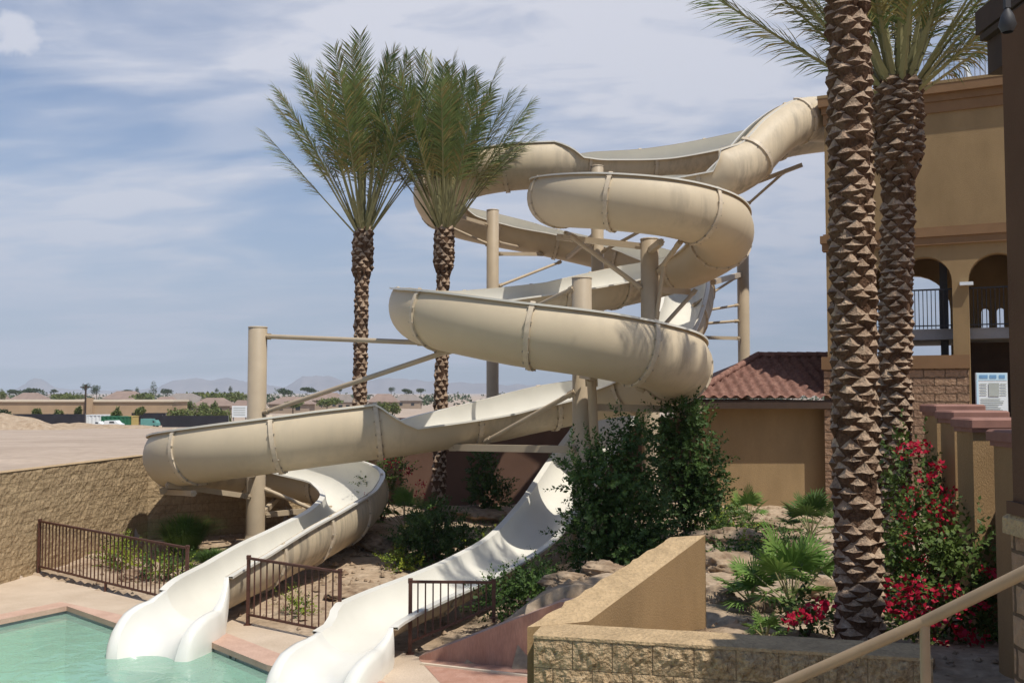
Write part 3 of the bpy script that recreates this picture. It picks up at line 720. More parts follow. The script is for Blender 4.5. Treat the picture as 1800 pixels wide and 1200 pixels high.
def railing(parent,s0,s1,d,z0,z1,mt,n,truss=False):
    r=LMB()
    r.bar(tp(s0,d,z1),tp(s1,d,z1),.04,.04); r.bar(tp(s0,d,z0+.08),tp(s1,d,z0+.08),.03,.03)
    for i in range(n+1):
        s=s0+(s1-s0)*i/n; r.bar(tp(s,d,z0),tp(s,d,z1-(.14 if truss else 0)),.016,.016)
    if truss:
        r.bar(tp(s0,d,z1-.14),tp(s1,d,z1-.14),.03,.03)
        k=int(n/2)
        for i in range(k):
            a=s0+(s1-s0)*i/k; b=s0+(s1-s0)*(i+1)/k
            r.bar(tp(a,d,z1-.14),tp(b,d,z1),.025,.025)
    return r.build('railing',mt,parent)
railing(tower,.45,TW-.45,.42,5.32,6.32,M['darkiron'],46)
railing(tower,.1,TW-.1,.2,11.5,12.35,M['greyiron'],44,truss=True)
m=LMB(); tbox(m,3.2,3.5,-.12,.05,6.35,6.43); m.build('wall_light',M['signwhite'],tower)
# added dark sheet standing in for the unlit interior low in the right arch
m=LMB(); tbox(m,3.1,TW-.4,1.6,1.7,.3,5.0); m.build('inner_shade',M['darkbrown'],tower)
# curved white chair backs on the deck: two lounge chairs seen as white hoops
for k,(s,lab) in enumerate(((2.75,'white curved chair back on the tower roof edge, left of its pair'),(3.35,'white curved chair back on the tower roof edge, right of its pair'))):
    c=tp(s,.1,11.5); m=MB(); pr=None
    for i in range(9):
        a=math.pi*(.0+i/8*.5)
        dx=.28*math.cos(a); dz=.6*math.sin(a)
        pnt=c+e1*(dx if k else -dx)+Vector((0,0,dz))-e1*(.12 if k else -.12)
        if pr is not None: m.bar(pr,pnt,.09,.09)
        pr=pnt
    tag(m.build('deck_chair',M['signwhite']),lab,'chair','white chairs on the tower roof')

# ------------------------------------------------------------------ tiled building
bld=empty('service_building',(6.5,26.5,.5),'low tan stucco building with a red clay tile hip roof beside the tower','building')
m=LMB(); m.box((6.65,28.9,1.9),(3.3,4.4,3.2)); m.build('wall',M['stucco'],bld)
ez=3.52; ey=26.05; ry=29.0; rz_=4.70; ex=4.55; rx=7.1; xr=9.3
tl=LMB()
tw=.29; per=10; course=.33
slope=math.hypot(ry-ey,rz_-ez); nc=int(slope/course)+1; up_n=Vector((0,-(rz_-ez),ry-ey)).normalized()
xsx=[ex+ i*tw/per for i in range(int((xr-ex)/tw*per)+1)]
rows=[]
for c in range(nc):
    for e_,lift in ((0.0,.07),(1.0,.006)):
        t=min(1,(c+e_)*course/slope); row=[]
        hip=ex+(rx-ex)*t
        jz=[noise.noise(Vector((int((x-ex)/tw)*3.3,c*5.1,0)))*.012 for x in xsx]
        for i,x in enumerate(xsx):
            xx=max(x,hip); ph=((x-ex)/tw)%1.0
            w_=.055*math.sin(math.pi*min(1,ph/.62)) if ph<.62 else -.022*math.sin(math.pi*(ph-.62)/.38)
            if x<hip: w_=.01
            row.append(Vector((xx,ey+(ry-ey)*t,ez+(rz_-ez)*t))+up_n*(w_+lift+jz[i]))
        rows.append(row)
strip(tl,rows,0)
# left hip face, back face
tl.add([(ex,ey,ez+.02),(rx,ry,rz_+.02),(rx,ry+1.2,rz_+.02),(ex,ey+6.4,ez+.02)],[(3,2,1,0)],0)
tl.add([(ex,ey+6.4,ez),(rx,ry+1.2,rz_),(xr,ry+1.2,rz_),(xr,ey+6.4,ez)],[(0,1,2,3)],0)
tl.add([(rx,ry,rz_+.02),(xr,ry,rz_+.02),(xr,ry+1.2,rz_+.02),(rx,ry+1.2,rz_+.02)],[(0,1,2,3)],0)
tl.build('roof',M['tile'],bld)
hp=LMB()
for i in range(9):
    a=Vector((ex,ey,ez+.07)).lerp(Vector((rx,ry,rz_+.08)),i/9); b=Vector((ex,ey,ez+.07)).lerp(Vector((rx,ry,rz_+.08)),(i+1.12)/9)
    hp.tube(a+Vector((0,0,.03)),b,.085,.1,n=8)
for i in range(8):
    hp.tube((rx+i*.28,ry,rz_+.1),(rx+(i+1.1)*.28,ry,rz_+.07),.085,.1,n=8)
hp.build('ridge_tiles',M['tile'],bld)
m=LMB(); m.box(((ex+xr)/2+.03,ey+.06,ez-.12),(xr-ex-.1,.06,.22)); m.box((ex+.08,ey+3.3,ez-.12),(.06,6.3,.22)); m.box(((ex+xr)/2,ey+.36,ez-.2),(xr-ex-.2,.53,.03)); m.build('fascia',M['darkbrown'],bld)

# ------------------------------------------------------------------ buttress wall on the right
bw=empty('buttress_wall',(5.1,10.5,1.0),'row of stepped tan piers with red caps along the right-hand stairs','wall')
prs=[(5.44,12.9,3.50,.56),(5.18,11.8,3.44,.58),(4.89,10.7,3.38,.62),(4.36,8.75,3.32,.66)]
for kk,(x0,y0,zt,wd) in enumerate(prs):
    b=LMB(); b.box((x0+wd/2,y0+.19,zt/2+.3-.1),(wd,.38,zt-.6+.2),bev=.0); po=b.build('pier',M['stucco2'],bw)
    c=LMB(); c.box((x0+wd/2,y0+.19,zt-.0),(wd+.1,.5,.10),bev=.02); c.box((x0+wd/2,y0+.19,zt-.075),(wd+.04,.44,.046)); c.build('cap',M['capred'],po)
wl=LMB()
for (a,b) in zip(prs[:-1],prs[1:]):
    p=Vector((a[0]+a[3]+.0,a[1]+.0,0)); q=Vector((b[0]+b[3]+.0,b[1]+.38,0)); 
    t=(q-p).normalized(); nn=Vector((-t.y,t.x,0))*.28
    if nn.x<0: nn=-nn
    wl.add([(p.x,p.y,.3),(q.x,q.y,.3),(q.x+nn.x,q.y+nn.y,.3),(p.x+nn.x,p.y+nn.y,.3),(p.x,p.y,a[2]-.1),(q.x,q.y,b[2]-.1),(q.x+nn.x,q.y+nn.y,b[2]-.1),(p.x+nn.x,p.y+nn.y,a[2]-.1)],
        [(0,1,5,4),(1,2,6,5),(2,3,7,6),(3,0,4,7),(4,5,6,7)])
wl.build('wall',M['stucco2'],bw)
# pavilion (dark column, stone pedestal, roof overhead at the right)
pav=empty('pavilion',(3.2,6.0,.12),'shaded brown pavilion column on a stone pedestal at the right edge, under a dark roof','pavilion')
px0=P(1774,600,6.45).x
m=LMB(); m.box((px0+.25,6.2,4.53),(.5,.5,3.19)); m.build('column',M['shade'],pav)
m=LMB(); m.box((px0+.32,6.2,1.45),(.62,.62,2.7)); m.build('pedestal',M['stone'],pav)
m=LMB(); m.box((px0+.34,6.2,2.865),(.74,.74,.13),bev=.03); m.build('pedestal_cap',M['coptan'],pav)
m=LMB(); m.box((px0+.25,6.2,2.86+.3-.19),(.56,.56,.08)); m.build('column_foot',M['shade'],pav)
m=LMB()
for i in range(13): m.box((3.6+.2+i*.41,3.1,6.42),(.4,9.0,.05))
m.build('soffit',M['soffit'],pav)
m=LMB(); m.box((6.24,3.1,6.55),(5.3,9.1,.18)); m.build('roof',M['darkbrown'],pav)
m=LMB(); m.box((6.25,7.45,6.26),(5.2,.28,.26)); m.box((px0+.62,3.0,6.255),(.3,8.5,.25)); m.build('beam',M['darkbrown'],pav)
m=LMB(); lc=P(1771,45,5.7); m.lathe(lc,[(.03,-.04),(.05,0),(.035,.06),(.012,.1)],12); m.bar(lc+Vector((0,0,.1)),Vector((lc.x,lc.y,6.4)),.03,.03); m.build('light_fixture',M['darkiron'],pav)
# handrail
hr=empty('handrail',P(1630,1190,3.55),'tan painted tubular handrail slanting up across the lower right corner','handrail')
ra=P(1300,1236,4.0); rb=P(1625,1092,3.55); rc=P(1860,976,3.2)
m=LMB(); m.tube(ra,rb,.0205,n=16,caps=False); m.tube(rb,rc,.0205,n=16,caps=False)
m.lathe(rb-Vector((0,0,0)),[(.001,-.0205),(.0205,0),(.001,.0205)],12)
m.build('rail',M['rail'],hr)
m=LMB(); m.tube(rb-Vector((0,0,.01)),(rb.x,rb.y,1.2),.0175,n=14); m.build('post',M['rail'],hr)

# ------------------------------------------------------------------ signs
sg=empty('rules_sign',P(1745,740,13.2),'white pool rules board with a blue heading beside the shaded pavilion column','sign')
def sp_(u,v,D=13.2,o=0): return P(u,v,D-o)
a=sp_(1716,655); b=sp_(1773,733); sx0,sx1,sz0,sz1=a.x,b.x,b.z,a.z; sy=13.2
m=LMB(); m.box(((sx0+sx1)/2,sy+.02,(sz0+sz1)/2),(sx1-sx0,.03,sz1-sz0)); m.build('board',M['signwhite'],sg)
def on(mb,fx0,fx1,fz0,fz1,m_=0,o=.004):
    x0=sx0+(sx1-sx0)*fx0; x1=sx0+(sx1-sx0)*fx1; z0=sz1-(sz1-sz0)*fz0; z1=sz1-(sz1-sz0)*fz1
    y=sy+.005-o; mb.quad((x0,y,z1),(x1,y,z1),(x1,y,z0),(x0,y,z0),m_)
m=LMB(); on(m,.02,.98,.01,.17); on(m,.0,.06,.17,.99); m.build('border_stripe',M['signlt'],sg)
m=LMB()
for (x0,x1) in ((.09,.36),(.42,.64),(.72,.91)): on(m,x0,x1,.05,.125,0,.008)
m.build('heading',M['signblue'],sg)
m=LMB(); on(m,.38,.72,.23,.53,0,.008)
for r_ in range(5): on(m,.75,.95,.24+r_*.06,.262+r_*.06,0,.008); on(m,.1,.32,.24+r_*.06,.262+r_*.06,0,.008)
for r_ in range(8):
    on(m,.12,.5+.4*rng.random(),.58+r_*.05,.60+r_*.05,0,.008)
m.build('print',M['signgrey'],sg)
m=LMB(); m.bar(((sx0+sx1)/2,sy+.06,.6),((sx0+sx1)/2,sy+.06,sz1),.05,.05); m.build('post',M['greyiron'],sg)
fs_=empty('notice_sign',P(421,760,40),'small white notice sign on the dirt lot, left of the freestanding column','sign')
a=P(408,713,40); b=P(434,733,40)
m=LMB(); m.box(((a.x+b.x)/2,40,(a.z+b.z)/2),(b.x-a.x,.03,a.z-b.z)); m.build('board',M['signwhite'],fs_)
m=LMB()
for k in range(4): m.box(((a.x+b.x)/2,39.98,a.z-.08-.09*k),((b.x-a.x)*.8,.004,.022))
m.build('print',M['signgrey'],fs_)
m=LMB(); m.bar((a.x+.05,40.03,far_h(40)-.1),(a.x+.05,40.03,a.z),.04,.04); m.bar((b.x-.05,40.03,far_h(40)-.1),(b.x-.05,40.03,a.z),.04,.04); m.build('post',M['greyiron'],fs_)

# ------------------------------------------------------------------ date palms
def palm_trunk(x,y,z0,zt,r0,r1,bulge,seedn,rowh,nper,lean=(0,0),sz=1.0):
    rg=random.Random(seedn); mb=LMB()
    def rad(z):
        t=(z-z0)/(zt-z0); r=r0+(r1-r0)*t
        r*=1+.22*math.exp(-((z-z0)/.25)**2)
        if bulge>0:
            zb=zt-bulge; k=sstep(zb-.12,zb+.18,z); r=r*(1+(.62 if r0<.2 else .34)*k)*(1-.10*sstep(zt-.45,zt,z))
        return r
    def cen(z):
        t=(z-z0)/(zt-z0); return Vector((x+lean[0]*t,y+lean[1]*t,z))
    n=20; rows=[]; K=int((zt-z0)/.18)
    for k in range(K+1):
        z=z0+(zt-z0)*k/K; c=cen(z); rows.append([c+Vector((rad(z)*.95*math.cos(2*math.pi*i/n),rad(z)*.95*math.sin(2*math.pi*i/n),0)) for i in range(n+1)])
    strip(mb,rows,0,False)
    z=z0+.05; row=0
    while z<zt-.03:
        inb = bulge>0 and z>zt-bulge
        per=nper+ (1 if inb else 0)
        for j in range(per):
            a=2*math.pi*(j+.5*(row%2))/per+row*.06+rg.uniform(-.2,.2); zz=z+rg.uniform(-.3,.3)*rowh*.5
            rr=rad(zz); c=cen(zz); w_=2*math.pi*rr/per*.60*rg.uniform(.85,1.12)*(.8 if inb else 1); h=rowh*rg.uniform(.85,1.1)
            out=Vector((math.cos(a),math.sin(a),0)); sd=Vector((-math.sin(a),math.cos(a),0))
            pr=(.045+.055*rg.random())*sz*(1.15 if inb else 1)
            tx=rg.uniform(-.3,.3)*w_; tlz=rg.uniform(-.25,.25)*h*.5
            def S(da,dz,o): # point on the trunk skin
                v=out*(rr+o)+sd*da; v=v.normalized()*(rr+o) if abs(da)>1e-6 else v
                return c+v+Vector((0,0,dz))
            if rg.random()<.07: continue
            w_*=rg.uniform(.75,1.12); h*=rg.uniform(.75,1.25)
            jz=rg.uniform(-.06,.06)*h; wl=w_*rg.uniform(.85,1.3); wr=w_*rg.uniform(.85,1.3)
            Bm=S(tx*.5,-h*.85,0); Lf=S(-wl,-h*.12+jz,.0); Rt=S(wr,-h*.08-jz,.0); U=S(tx*.3,h*.5,.0)
            T1=S(tx-w_*.52,-h*.10-tlz*.5,pr*rg.uniform(.8,1.05)); T2=S(tx+w_*.52,-h*.10+tlz*.5,pr*rg.uniform(.75,1.05)); T3=S(tx,-h*.16,pr*1.04)
            Tm=S(tx*.8+w_*rg.uniform(-.2,.2),h*.1,pr*rg.uniform(.62,.85)); TB=S(tx,-h*.3,pr*.72)
            vs=[Bm,Lf,Rt,U,T1,T2,Tm,TB,T3]
            mb.add(vs,[(0,7,4,1),(0,2,5,7),(7,8,4),(7,5,8)],0)
            mb.add(vs,[(1,4,6,3),(2,3,6,5),(4,8,6),(8,5,6)],1)
            if rg.random()<.5:   # frayed fibre strands hanging from the cut
                for _k in range(2):
                    a0=S(tx+rg.uniform(-1,1)*w_*.8,-h*.1,pr*.8); a1=a0+Vector((rg.uniform(-.02,.02),rg.uniform(-.02,.02),-h*rg.uniform(.3,.7)))+out*.015
                    mb.add([a0-sd*.004,a0+sd*.004,a1],[(0,1,2)],0)
        z+=rowh*.5*(.8 if inb else 1); row+=1
    return mb
def frond(mb,base,az,tilt,L,droop,rg,nl=60,leaf=.42,start=.30,mw=.028,twist=0):
    d=Vector((math.cos(az)*math.sin(tilt),math.sin(az)*math.sin(tilt),math.cos(tilt))); p=Vector(base); st=L/16
    hor=Vector((math.cos(az),math.sin(az),0)); pts=[p.copy()]; ds=[d.copy()]
    for i in range(16):
        p=p+d*st; d=(d+(hor*.55-Vector((0,0,1))*.75)*droop*st*(.35+1.3*(i/16))).normalized(); pts.append(p.copy()); ds.append(d.copy())
    sidev=Vector((-math.sin(az),math.cos(az),0)); sidev=(sidev*math.cos(twist)+hor.cross(sidev)*math.sin(twist)).normalized()
    # stalk
    for i in range(16):
        r0=.036*(1-i/17)+.004; r1=.036*(1-(i+1)/17)+.004
        a=pts[i]; b=pts[i+1]; s=sidev; u=s.cross(ds[i]).normalized()
        w0=r0*(1.6 if i<4 else 1.0)
        mb.add([a-s*w0,a+u*r0,a+s*w0,b-s*r1,b+u*r1,b+s*r1],[(0,1,4,3),(1,2,5,4),(2,0,3,5)],2)
    for k in range(nl):
        t=start+(1-start)*(k+.5)/nl; f=t*16; i=min(15,int(f)); q=pts[i].lerp(pts[i+1],f-i); dd=ds[i]
        u=sidev.cross(dd).normalized()
        ll=leaf*(.55+.75*math.sin(math.pi*min(1,(t-start)/(1-start)*.8+.15)))*rg.uniform(.8,1.15)
        for sgn in (-1,1):
            fw=1.0+.7*(t-start)+rg.uniform(-.2,.2); el=rg.uniform(.0,.75)
            v=(sidev*sgn+dd*fw+u*el*.8).normalized()
            mid_=q+v*ll*.5; v2=(v-Vector((0,0,.02+(.18+.55*(1-t))*rg.random()))).normalized(); tip=mid_+v2*ll*.5
            wv=v.cross(u+sidev*.3*rg.uniform(-1,1)).normalized()*mw*.5
            mb.add([q-wv*.7,q+wv*.7,mid_+wv,mid_-wv,tip],[(0,1,2,3),(3,2,4)],1 if rg.random()<.24+.3*(t<.5) else 0)
def crown(base,specs,seedn,nl=60,leaf=.42,mw=.028,start=.40):
    rg=random.Random(seedn); mb=LMB()
    for (az,tilt,L,dr) in specs: 
        rr=.10+.1*tilt; b=Vector(base)+Vector((math.cos(az)*rr,math.sin(az)*rr,-.25*tilt))
        frond(mb,b,az,tilt,L,dr,rg,nl,leaf,start=start-.08*rg.random(),mw=mw,twist=rg.uniform(-.5,.5))
    return mb
def spec_gen(seedn,n,tmax,L,dr,tmin=.04):
    rg=random.Random(seedn); out=[]
    for i in range(n):
        q=(i+.5)/n; out.append((i*2.39996+rg.uniform(-.2,.2),tmin+(tmax-tmin)*q**.85+rg.uniform(-.04,.04),L*(1.0-.12*q)*rg.uniform(.86,1.06),dr*rg.uniform(.5,1.4)))
    return out
FM=[M['frond'],M['frond2'],M['rachis']]
def date_palm(x,y,z0,zt,r0,r1,bulge,label,specs,seedn,rowh,nper,lean=(0,0),nl=60,leaf=.42,mw=.028,sz=1.0,start=.40):
    p=empty('date_palm',(x,y,z0),label,'palm tree','date palms around the slides')
    palm_trunk(x,y,z0,zt,r0,r1,bulge,seedn,rowh,nper,lean,sz).build('trunk',[M['boot'],M['bootcut']],p)
    crown((x+lean[0],y+lean[1],zt),specs,seedn,nl,leaf,mw,start).build('crown',FM,p)
    return p
q=P(632,700,26.3); tq=P(640,400,26.3)
date_palm(q.x-.04,26.3,.45,tq.z,.155,.15,1.2,'left of the twin date palms, trunk crossed by the long diagonal brace',spec_gen(3,38,.64,4.7,.05)+[(math.pi*1.04,.74,3.6,.0),(math.pi*.95,.52,4.4,.05),(.25,.6,4.2,.06)],3,.25,5,(tq.x-q.x+.02,0),nl=58,leaf=.54,mw=.026,sz=.65)
q=P(771,800,26.6); tq=P(781,395,26.6)
date_palm(q.x,26.6,.5,tq.z,.155,.15,1.15,'right of the twin date palms, its crown overlapping the topmost loop',spec_gen(15,38,.64,4.55,.06,.02)+[(.05,.62,3.6,.10),(-.2,.5,4.0,.08),(math.pi*.9,.6,4.0,.06)],5,.25,5,(tq.x-q.x,0),nl=58,leaf=.54,mw=.026,sz=.65)
q=P(1511,1000,9.8); tq=P(1507,0,9.8)
date_palm(q.x,9.85,1.05,7.95,.205,.185,0,'nearest date palm, thick trunk behind the planter wall, top out of the photo',spec_gen(9,18,.42,2.9,.03),9,.15,5,(0,0),nl=46,leaf=.45,mw=.03,sz=.55)
q=P(1568,1000,13.6); tq=P(1580,140,13.6)
date_palm(q.x,13.6,.95,tq.z,.195,.185,1.25,'date palm directly behind the nearest one, crown cut by the top edge',spec_gen(12,34,.75,4.5,.05)+[(math.pi*.98,1.02,3.6,-.03),(math.pi*1.06,.8,3.9,.02),(math.pi*.9,.72,4.0,.02),(.1,.95,2.6,.02),(-.3,.7,3.4,.02),(-.6,.9,2.6,.05),(-.9,1.0,2.4,.08),(.5,.85,2.8,.06)],12,.155,5,(tq.x-q.x,0),nl=84,leaf=.5,mw=.019,sz=.65,start=.22)

# ------------------------------------------------------------------ shrubs and plants
def leaves(mb,n,blobs,size,rg,m=0,m2=None,p2=0.0,flat=.0,shell=.55):
    tot=sum(b[3]*b[4]*b[5] for b in blobs)
    for b in blobs:
        c=Vector(b[:3]); k=int(n*b[3]*b[4]*b[5]/tot)+1
        for _ in range(k):
            d=Vector((rg.gauss(0,1),rg.gauss(0,1),rg.gauss(0,1))).normalized(); r=rg.random()**(1/3) if rg.random()>shell else rg.uniform(.8,1.08)
            nn=noise.noise(d*2.3+c)*.28; r*=1+nn
            p=c+Vector((d.x*b[3],d.y*b[4],d.z*b[5]))*r
            a=Vector((rg.gauss(0,1),rg.gauss(0,1),rg.gauss(0,.6)+.3)).normalized(); s=size*rg.uniform(.6,1.3)
            w_=a.orthogonal().normalized(); w_=(Matrix.Rotation(rg.uniform(0,6.28),3,a)@w_)*s*.36
            mb.add([p,p+a*s*.45+w_,p+a*s,p+a*s*.45-w_],[(0,1,2,3)],m2 if (m2 is not None and rg.random()<p2) else m)
def sprigs(mb,n,blobs,size,rg,p2=.2,ln=.34):
    tot=sum(b[3]*b[4]+b[4]*b[5]+b[3]*b[5] for b in blobs); per=15
    for b in blobs:
        c=Vector(b[:3]); k=int(n/per*(b[3]*b[4]+b[4]*b[5]+b[3]*b[5])/tot)+1
        for _ in range(k):
            d=Vector((rg.gauss(0,1),rg.gauss(0,1),rg.gauss(0,1))).normalized(); r=rg.uniform(.35,1.0)*(1+.45*noise.noise(d*2.6+c*3))
            o=c+Vector((d.x*b[3],d.y*b[4],d.z*b[5]))*r
            ax=(d+Vector((rg.gauss(0,.5),rg.gauss(0,.5),.45+rg.gauss(0,.4)))).normalized(); L_=ln*rg.uniform(.4,1.25); m2=1 if rg.random()<p2 else 0
            e1_=ax.orthogonal().normalized(); e2_=ax.cross(e1_)
            for q in range(per):
                t=(q+.5)/per; p=o+ax*L_*t; an=q*2.4+rg.uniform(-.4,.4); sd=e1_*math.cos(an)+e2_*math.sin(an)
                a=(ax*(.5+.5*t)+sd*.9).normalized(); s_=size*rg.uniform(.65,1.2)*(1.1-.4*t); w_=a.cross(ax+Vector((.01,.02,.3))).normalized()*s_*.3
                mb.add([p,p+a*s_*.5+w_,p+a*s_,p+a*s_*.5-w_],[(0,1,2,3)],m2)
def stems(mb,base,tips,r,m=0):
    for t in tips:
        mdp=(Vector(base)+Vector(t))/2+Vector((rng.uniform(-.1,.1),rng.uniform(-.1,.1),.05))
        mb.tube(base,mdp,r,r*.7,n=6,m=m,caps=False); mb.tube(mdp,t,r*.7,r*.3,n=6,m=m,caps=False)
def shrub(u,v,D,blobs,n,size,label,mt='bush',mt2=None,p2=.2,cat='shrub',name='shrub',group=None,seedn=1):
    base=P(u,v,D); z=height(base.x,D); base=Vector((base.x,D,z)); rg=random.Random(seedn)
    o=empty(name,base,label,cat,group)
    bl=[(base.x+b[0],base.y+b[1],base.z+b[2],b[3],b[4],b[5]) for b in blobs]
    st_=LMB(); stems(st_,base-Vector((0,0,.05)),[Vector(b[:3]) for b in bl],.03); st_.build('stem',M['twig'],o)
    mb=LMB(); leaves(mb,n*.18,bl,size,rg,0,1,p2*.5,shell=.2); sprigs(mb,n*.95,bl,size*.95,rg,p2); mb.build('foliage',[M[mt],M[mt2 or mt]],o)
    return o
shrub(1075,1020,16.6,[(-.3,0,.7,.55,.55,.7),(.25,.1,.8,.6,.6,.75),(.0,.1,1.5,.6,.6,.65),(.45,.2,1.9,.42,.4,.55),(-.4,.1,1.6,.42,.4,.5),(.1,-.1,.35,.9,.6,.4),(.65,.2,.8,.5,.5,.55),(.3,.2,2.25,.25,.25,.35)],15000,.085,'big dark green shrub hiding the foot of the column, left of its taller neighbour','bush','bush2',.22,seedn=21)
shrub(1205,975,19.5,[(-.1,0,.8,.6,.5,.7),(.1,0,1.6,.55,.5,.65),(.3,0,.6,.55,.5,.6),(-.05,0,2.25,.5,.45,.5),(.5,0,1.15,.35,.35,.4),(-.3,.2,1.7,.3,.3,.6)],10000,.09,'tall dark shrub in front of the tiled building, right of the biggest shrub','bush','bush2',.12,seedn=22)
shrub(850,905,25.6,[(0,0,.6,.42,.3,.6),(-.05,0,1.3,.38,.3,.55),(.3,0,.5,.4,.3,.5)],2600,.1,'upright dark shrub against the red-brown wall right of the twin palms','bush','bush2',.25,seedn=23)
shrub(765,985,20.3,[(-.3,0,.45,.5,.4,.45),(.3,.1,.5,.5,.4,.5),(0,0,.9,.4,.35,.4),(-.05,.4,.35,.8,.4,.35)],5500,.085,'dark bushy mound between the curved slide and the straight chute','bush','bush2',.2,seedn=24)
shrub(905,1060,15.2,[(-.2,0,.3,.35,.3,.3),(.25,.1,.4,.35,.3,.35)],2200,.07,'low green shrub behind the rising iron fence','bush2','bush',.4,seedn=25)
shrub(930,1020,16.0,[(0,0,.3,.4,.3,.35),(.3,.3,.4,.3,.3,.35)],1800,.07,'small dark shrub under the right side of the straight chute','bush','bush2',.4,seedn=26)
shrub(1255,960,19.0,[(0,0,.2,.35,.3,.25)],900,.07,'low green clump behind the end of the stucco side wall','bush2','lime',.2,seedn=27)
shrub(700,985,20.0,[(0,0,.15,.3,.25,.2),(.2,0,.1,.3,.2,.15)],1000,.06,'yellow-green mound beside the curved slide','lime','bush2',.2,seedn=28,group='yellow-green ground plants')
shrub(845,935,22.5,[(0,0,.15,.45,.3,.2),(.35,.1,.15,.35,.3,.2)],1200,.06,'bright green low plants behind the straight chute','bush2','lime',.5,seedn=29,group='yellow-green ground plants')
shrub(205,990,20.6,[(0,0,.25,.35,.3,.3),(.3,-.3,.2,.4,.3,.25)],1600,.06,'yellow-green plant behind the long fence, leftmost','lime','bush2',.25,seedn=30,group='yellow-green ground plants')
shrub(285,1000,19.2,[(0,0,.25,.4,.3,.3),(.3,0,.2,.3,.3,.2)],1500,.06,'olive green plant behind the right end of the long fence','bush2','lime',.4,seedn=31,group='yellow-green ground plants')
shrub(530,1075,16.3,[(0,0,.12,.25,.2,.15)],500,.05,'small bright green tuft behind the short fence between the exits','lime','bush2',.3,seedn=32,group='yellow-green ground plants')
shrub(395,1010,18.6,[(0,0,.12,.4,.25,.18)],700,.06,'low green clump at the foot of the freestanding column','bush2','bush',.3,seedn=33)
shrub(1290,1010,15.5,[(0,0,.15,.4,.3,.22),(.4,.2,.12,.3,.25,.18)],1300,.065,'low green ground plant between the boulders behind the side wall','bush2','lime',.25,seedn=71)
shrub(1395,985,16.2,[(0,0,.15,.35,.3,.22),(-.35,.1,.12,.3,.25,.18)],1200,.065,'low green ground plant just left of the nearest trunk, beyond the fan palms','bush2','bush',.25,seedn=72)
shrub(1290,915,20.8,[(0,0,.18,.5,.3,.25)],900,.07,'green plants along the base of the sunlit building wall','bush2','lime',.2,seedn=73)
# feathery grass shrub under the left loop
def tuft(u,v,D,h,sp,n,label,mt='fan',wd=.012,name='grass_clump',cat='plant',seedn=1):
    b=P(u,v,D); b=Vector((b.x,D,height(b.x,D)-.02)); rg=random.Random(seedn); o=empty(name,b,label,cat)
    mb=LMB()
    for _ in range(n):
        a=rg.uniform(0,6.28); s=sp*rg.random()**.6; hh=h*rg.uniform(.6,1.05); p0=b+Vector((math.cos(a)*s*.18,math.sin(a)*s*.18,0))
        p1=p0+Vector((math.cos(a)*s*.45,math.sin(a)*s*.45,hh*.65)); p2=p0+Vector((math.cos(a)*s,math.sin(a)*s,hh*(.9-.25*s/sp)))
        sd=Vector((-math.sin(a),math.cos(a),0))*wd
        mb.add([p0-sd,p0+sd,p1+sd*.9,p1-sd*.9,p2],[(0,1,2,3),(3,2,4)],0)
    mb.build('blades',M[mt],o); return o
tuft(325,955,22.2,1.15,.95,1500,'feathery green shrub in the shade under the lowest left loop',seedn=41,wd=.007)
tuft(375,975,20.6,.5,.6,700,'low feathery plant in front of the feathery shrub by the left column',seedn=42,mt='bush2',wd=.007)
def fan_palm(u,v,D,h,nleaf,rad,label,seedn=1,mt='fan',tmax=1.25):
    b=P(u,v,D); b=Vector((b.x,D,height(b.x,D)-.03)); rg=random.Random(seedn); o=empty('fan_palm',b,label,'small palm','small fan palms in the beds')
    stk=LMB(); lf=LMB()
    sc0=min(1,rad/.42)**1.5; stk.lathe((b.x,b.y,b.z),[(.07*sc0,0),(.08*sc0,.08*sc0),(.05*sc0,.18*sc0)],10)
    for i in range(nleaf):
        az=i*2.4+rg.uniform(-.3,.3); tl=.12+tmax*((i+.5)/nleaf)+rg.uniform(-.1,.1); L=h*rg.uniform(.75,1.05)*(1-.2*(i/nleaf))
        d=Vector((math.cos(az)*math.sin(tl),math.sin(az)*math.sin(tl),math.cos(tl))); e=b+Vector((0,0,.15*sc0))+d*L
        stk.tube(b+Vector((0,0,.15*sc0)),e,.012,.008,n=5,caps=False)
        sd=Vector((-math.sin(az),math.cos(az),0)); nn=d.cross(sd).normalized(); d2=(d+Vector((0,0,-.25))).normalized()
        ns=25; R_=rad*rg.uniform(.8,1.1)
        for k in range(ns):
            an=R(-105+210*k/(ns-1)); dv=(d2*math.cos(an)+sd*math.sin(an)).normalized(); ll=R_*(1-.25*abs(an)/1.9)*rg.uniform(.88,1.08)
            wv=dv.cross(nn).normalized()*R_*.048; m1=e+dv*ll*.55+nn*.02*(k%2)
            tip=e+dv*ll-Vector((0,0,.18*ll*rg.random()))
            lf.add([e,m1-wv,tip,m1+wv],[(0,1,2,3)],0)
    stk.build('stalk',M['rachis'],o); lf.build('leaves',M[mt],o); return o
fan_palm(1393,1120,11.4,.62,15,.42,'largest bright green fan palm, left of the nearest palm trunk',51)
fan_palm(1312,915,21.5,.62,12,.36,'fan palm standing before the sunlit wall of the tiled building',52)
fan_palm(1425,930,18.8,.62,14,.42,'dark fan palm by the stone tower corner, right of the one before the sunlit wall',53,mt='bush2')
fan_palm(1320,1105,11.9,.36,9,.34,'low fan palm leaves by the end of the stucco side wall',54,tmax=1.4)
fan_palm(1345,1135,10.2,.2,7,.2,'tiny fan palm seedling just behind the planter wall',55)
fan_palm(712,905,23.6,.8,14,.42,'fan palm between the red flowers and the right twin palm',56)
fan_palm(1130,960,17.0,.4,8,.35,'light green fan leaves at the foot of the biggest dark shrub',57)
fan_palm(740,955,21.8,.6,10,.4,'dark fan palm above the bushy mound',58,mt='bush2')
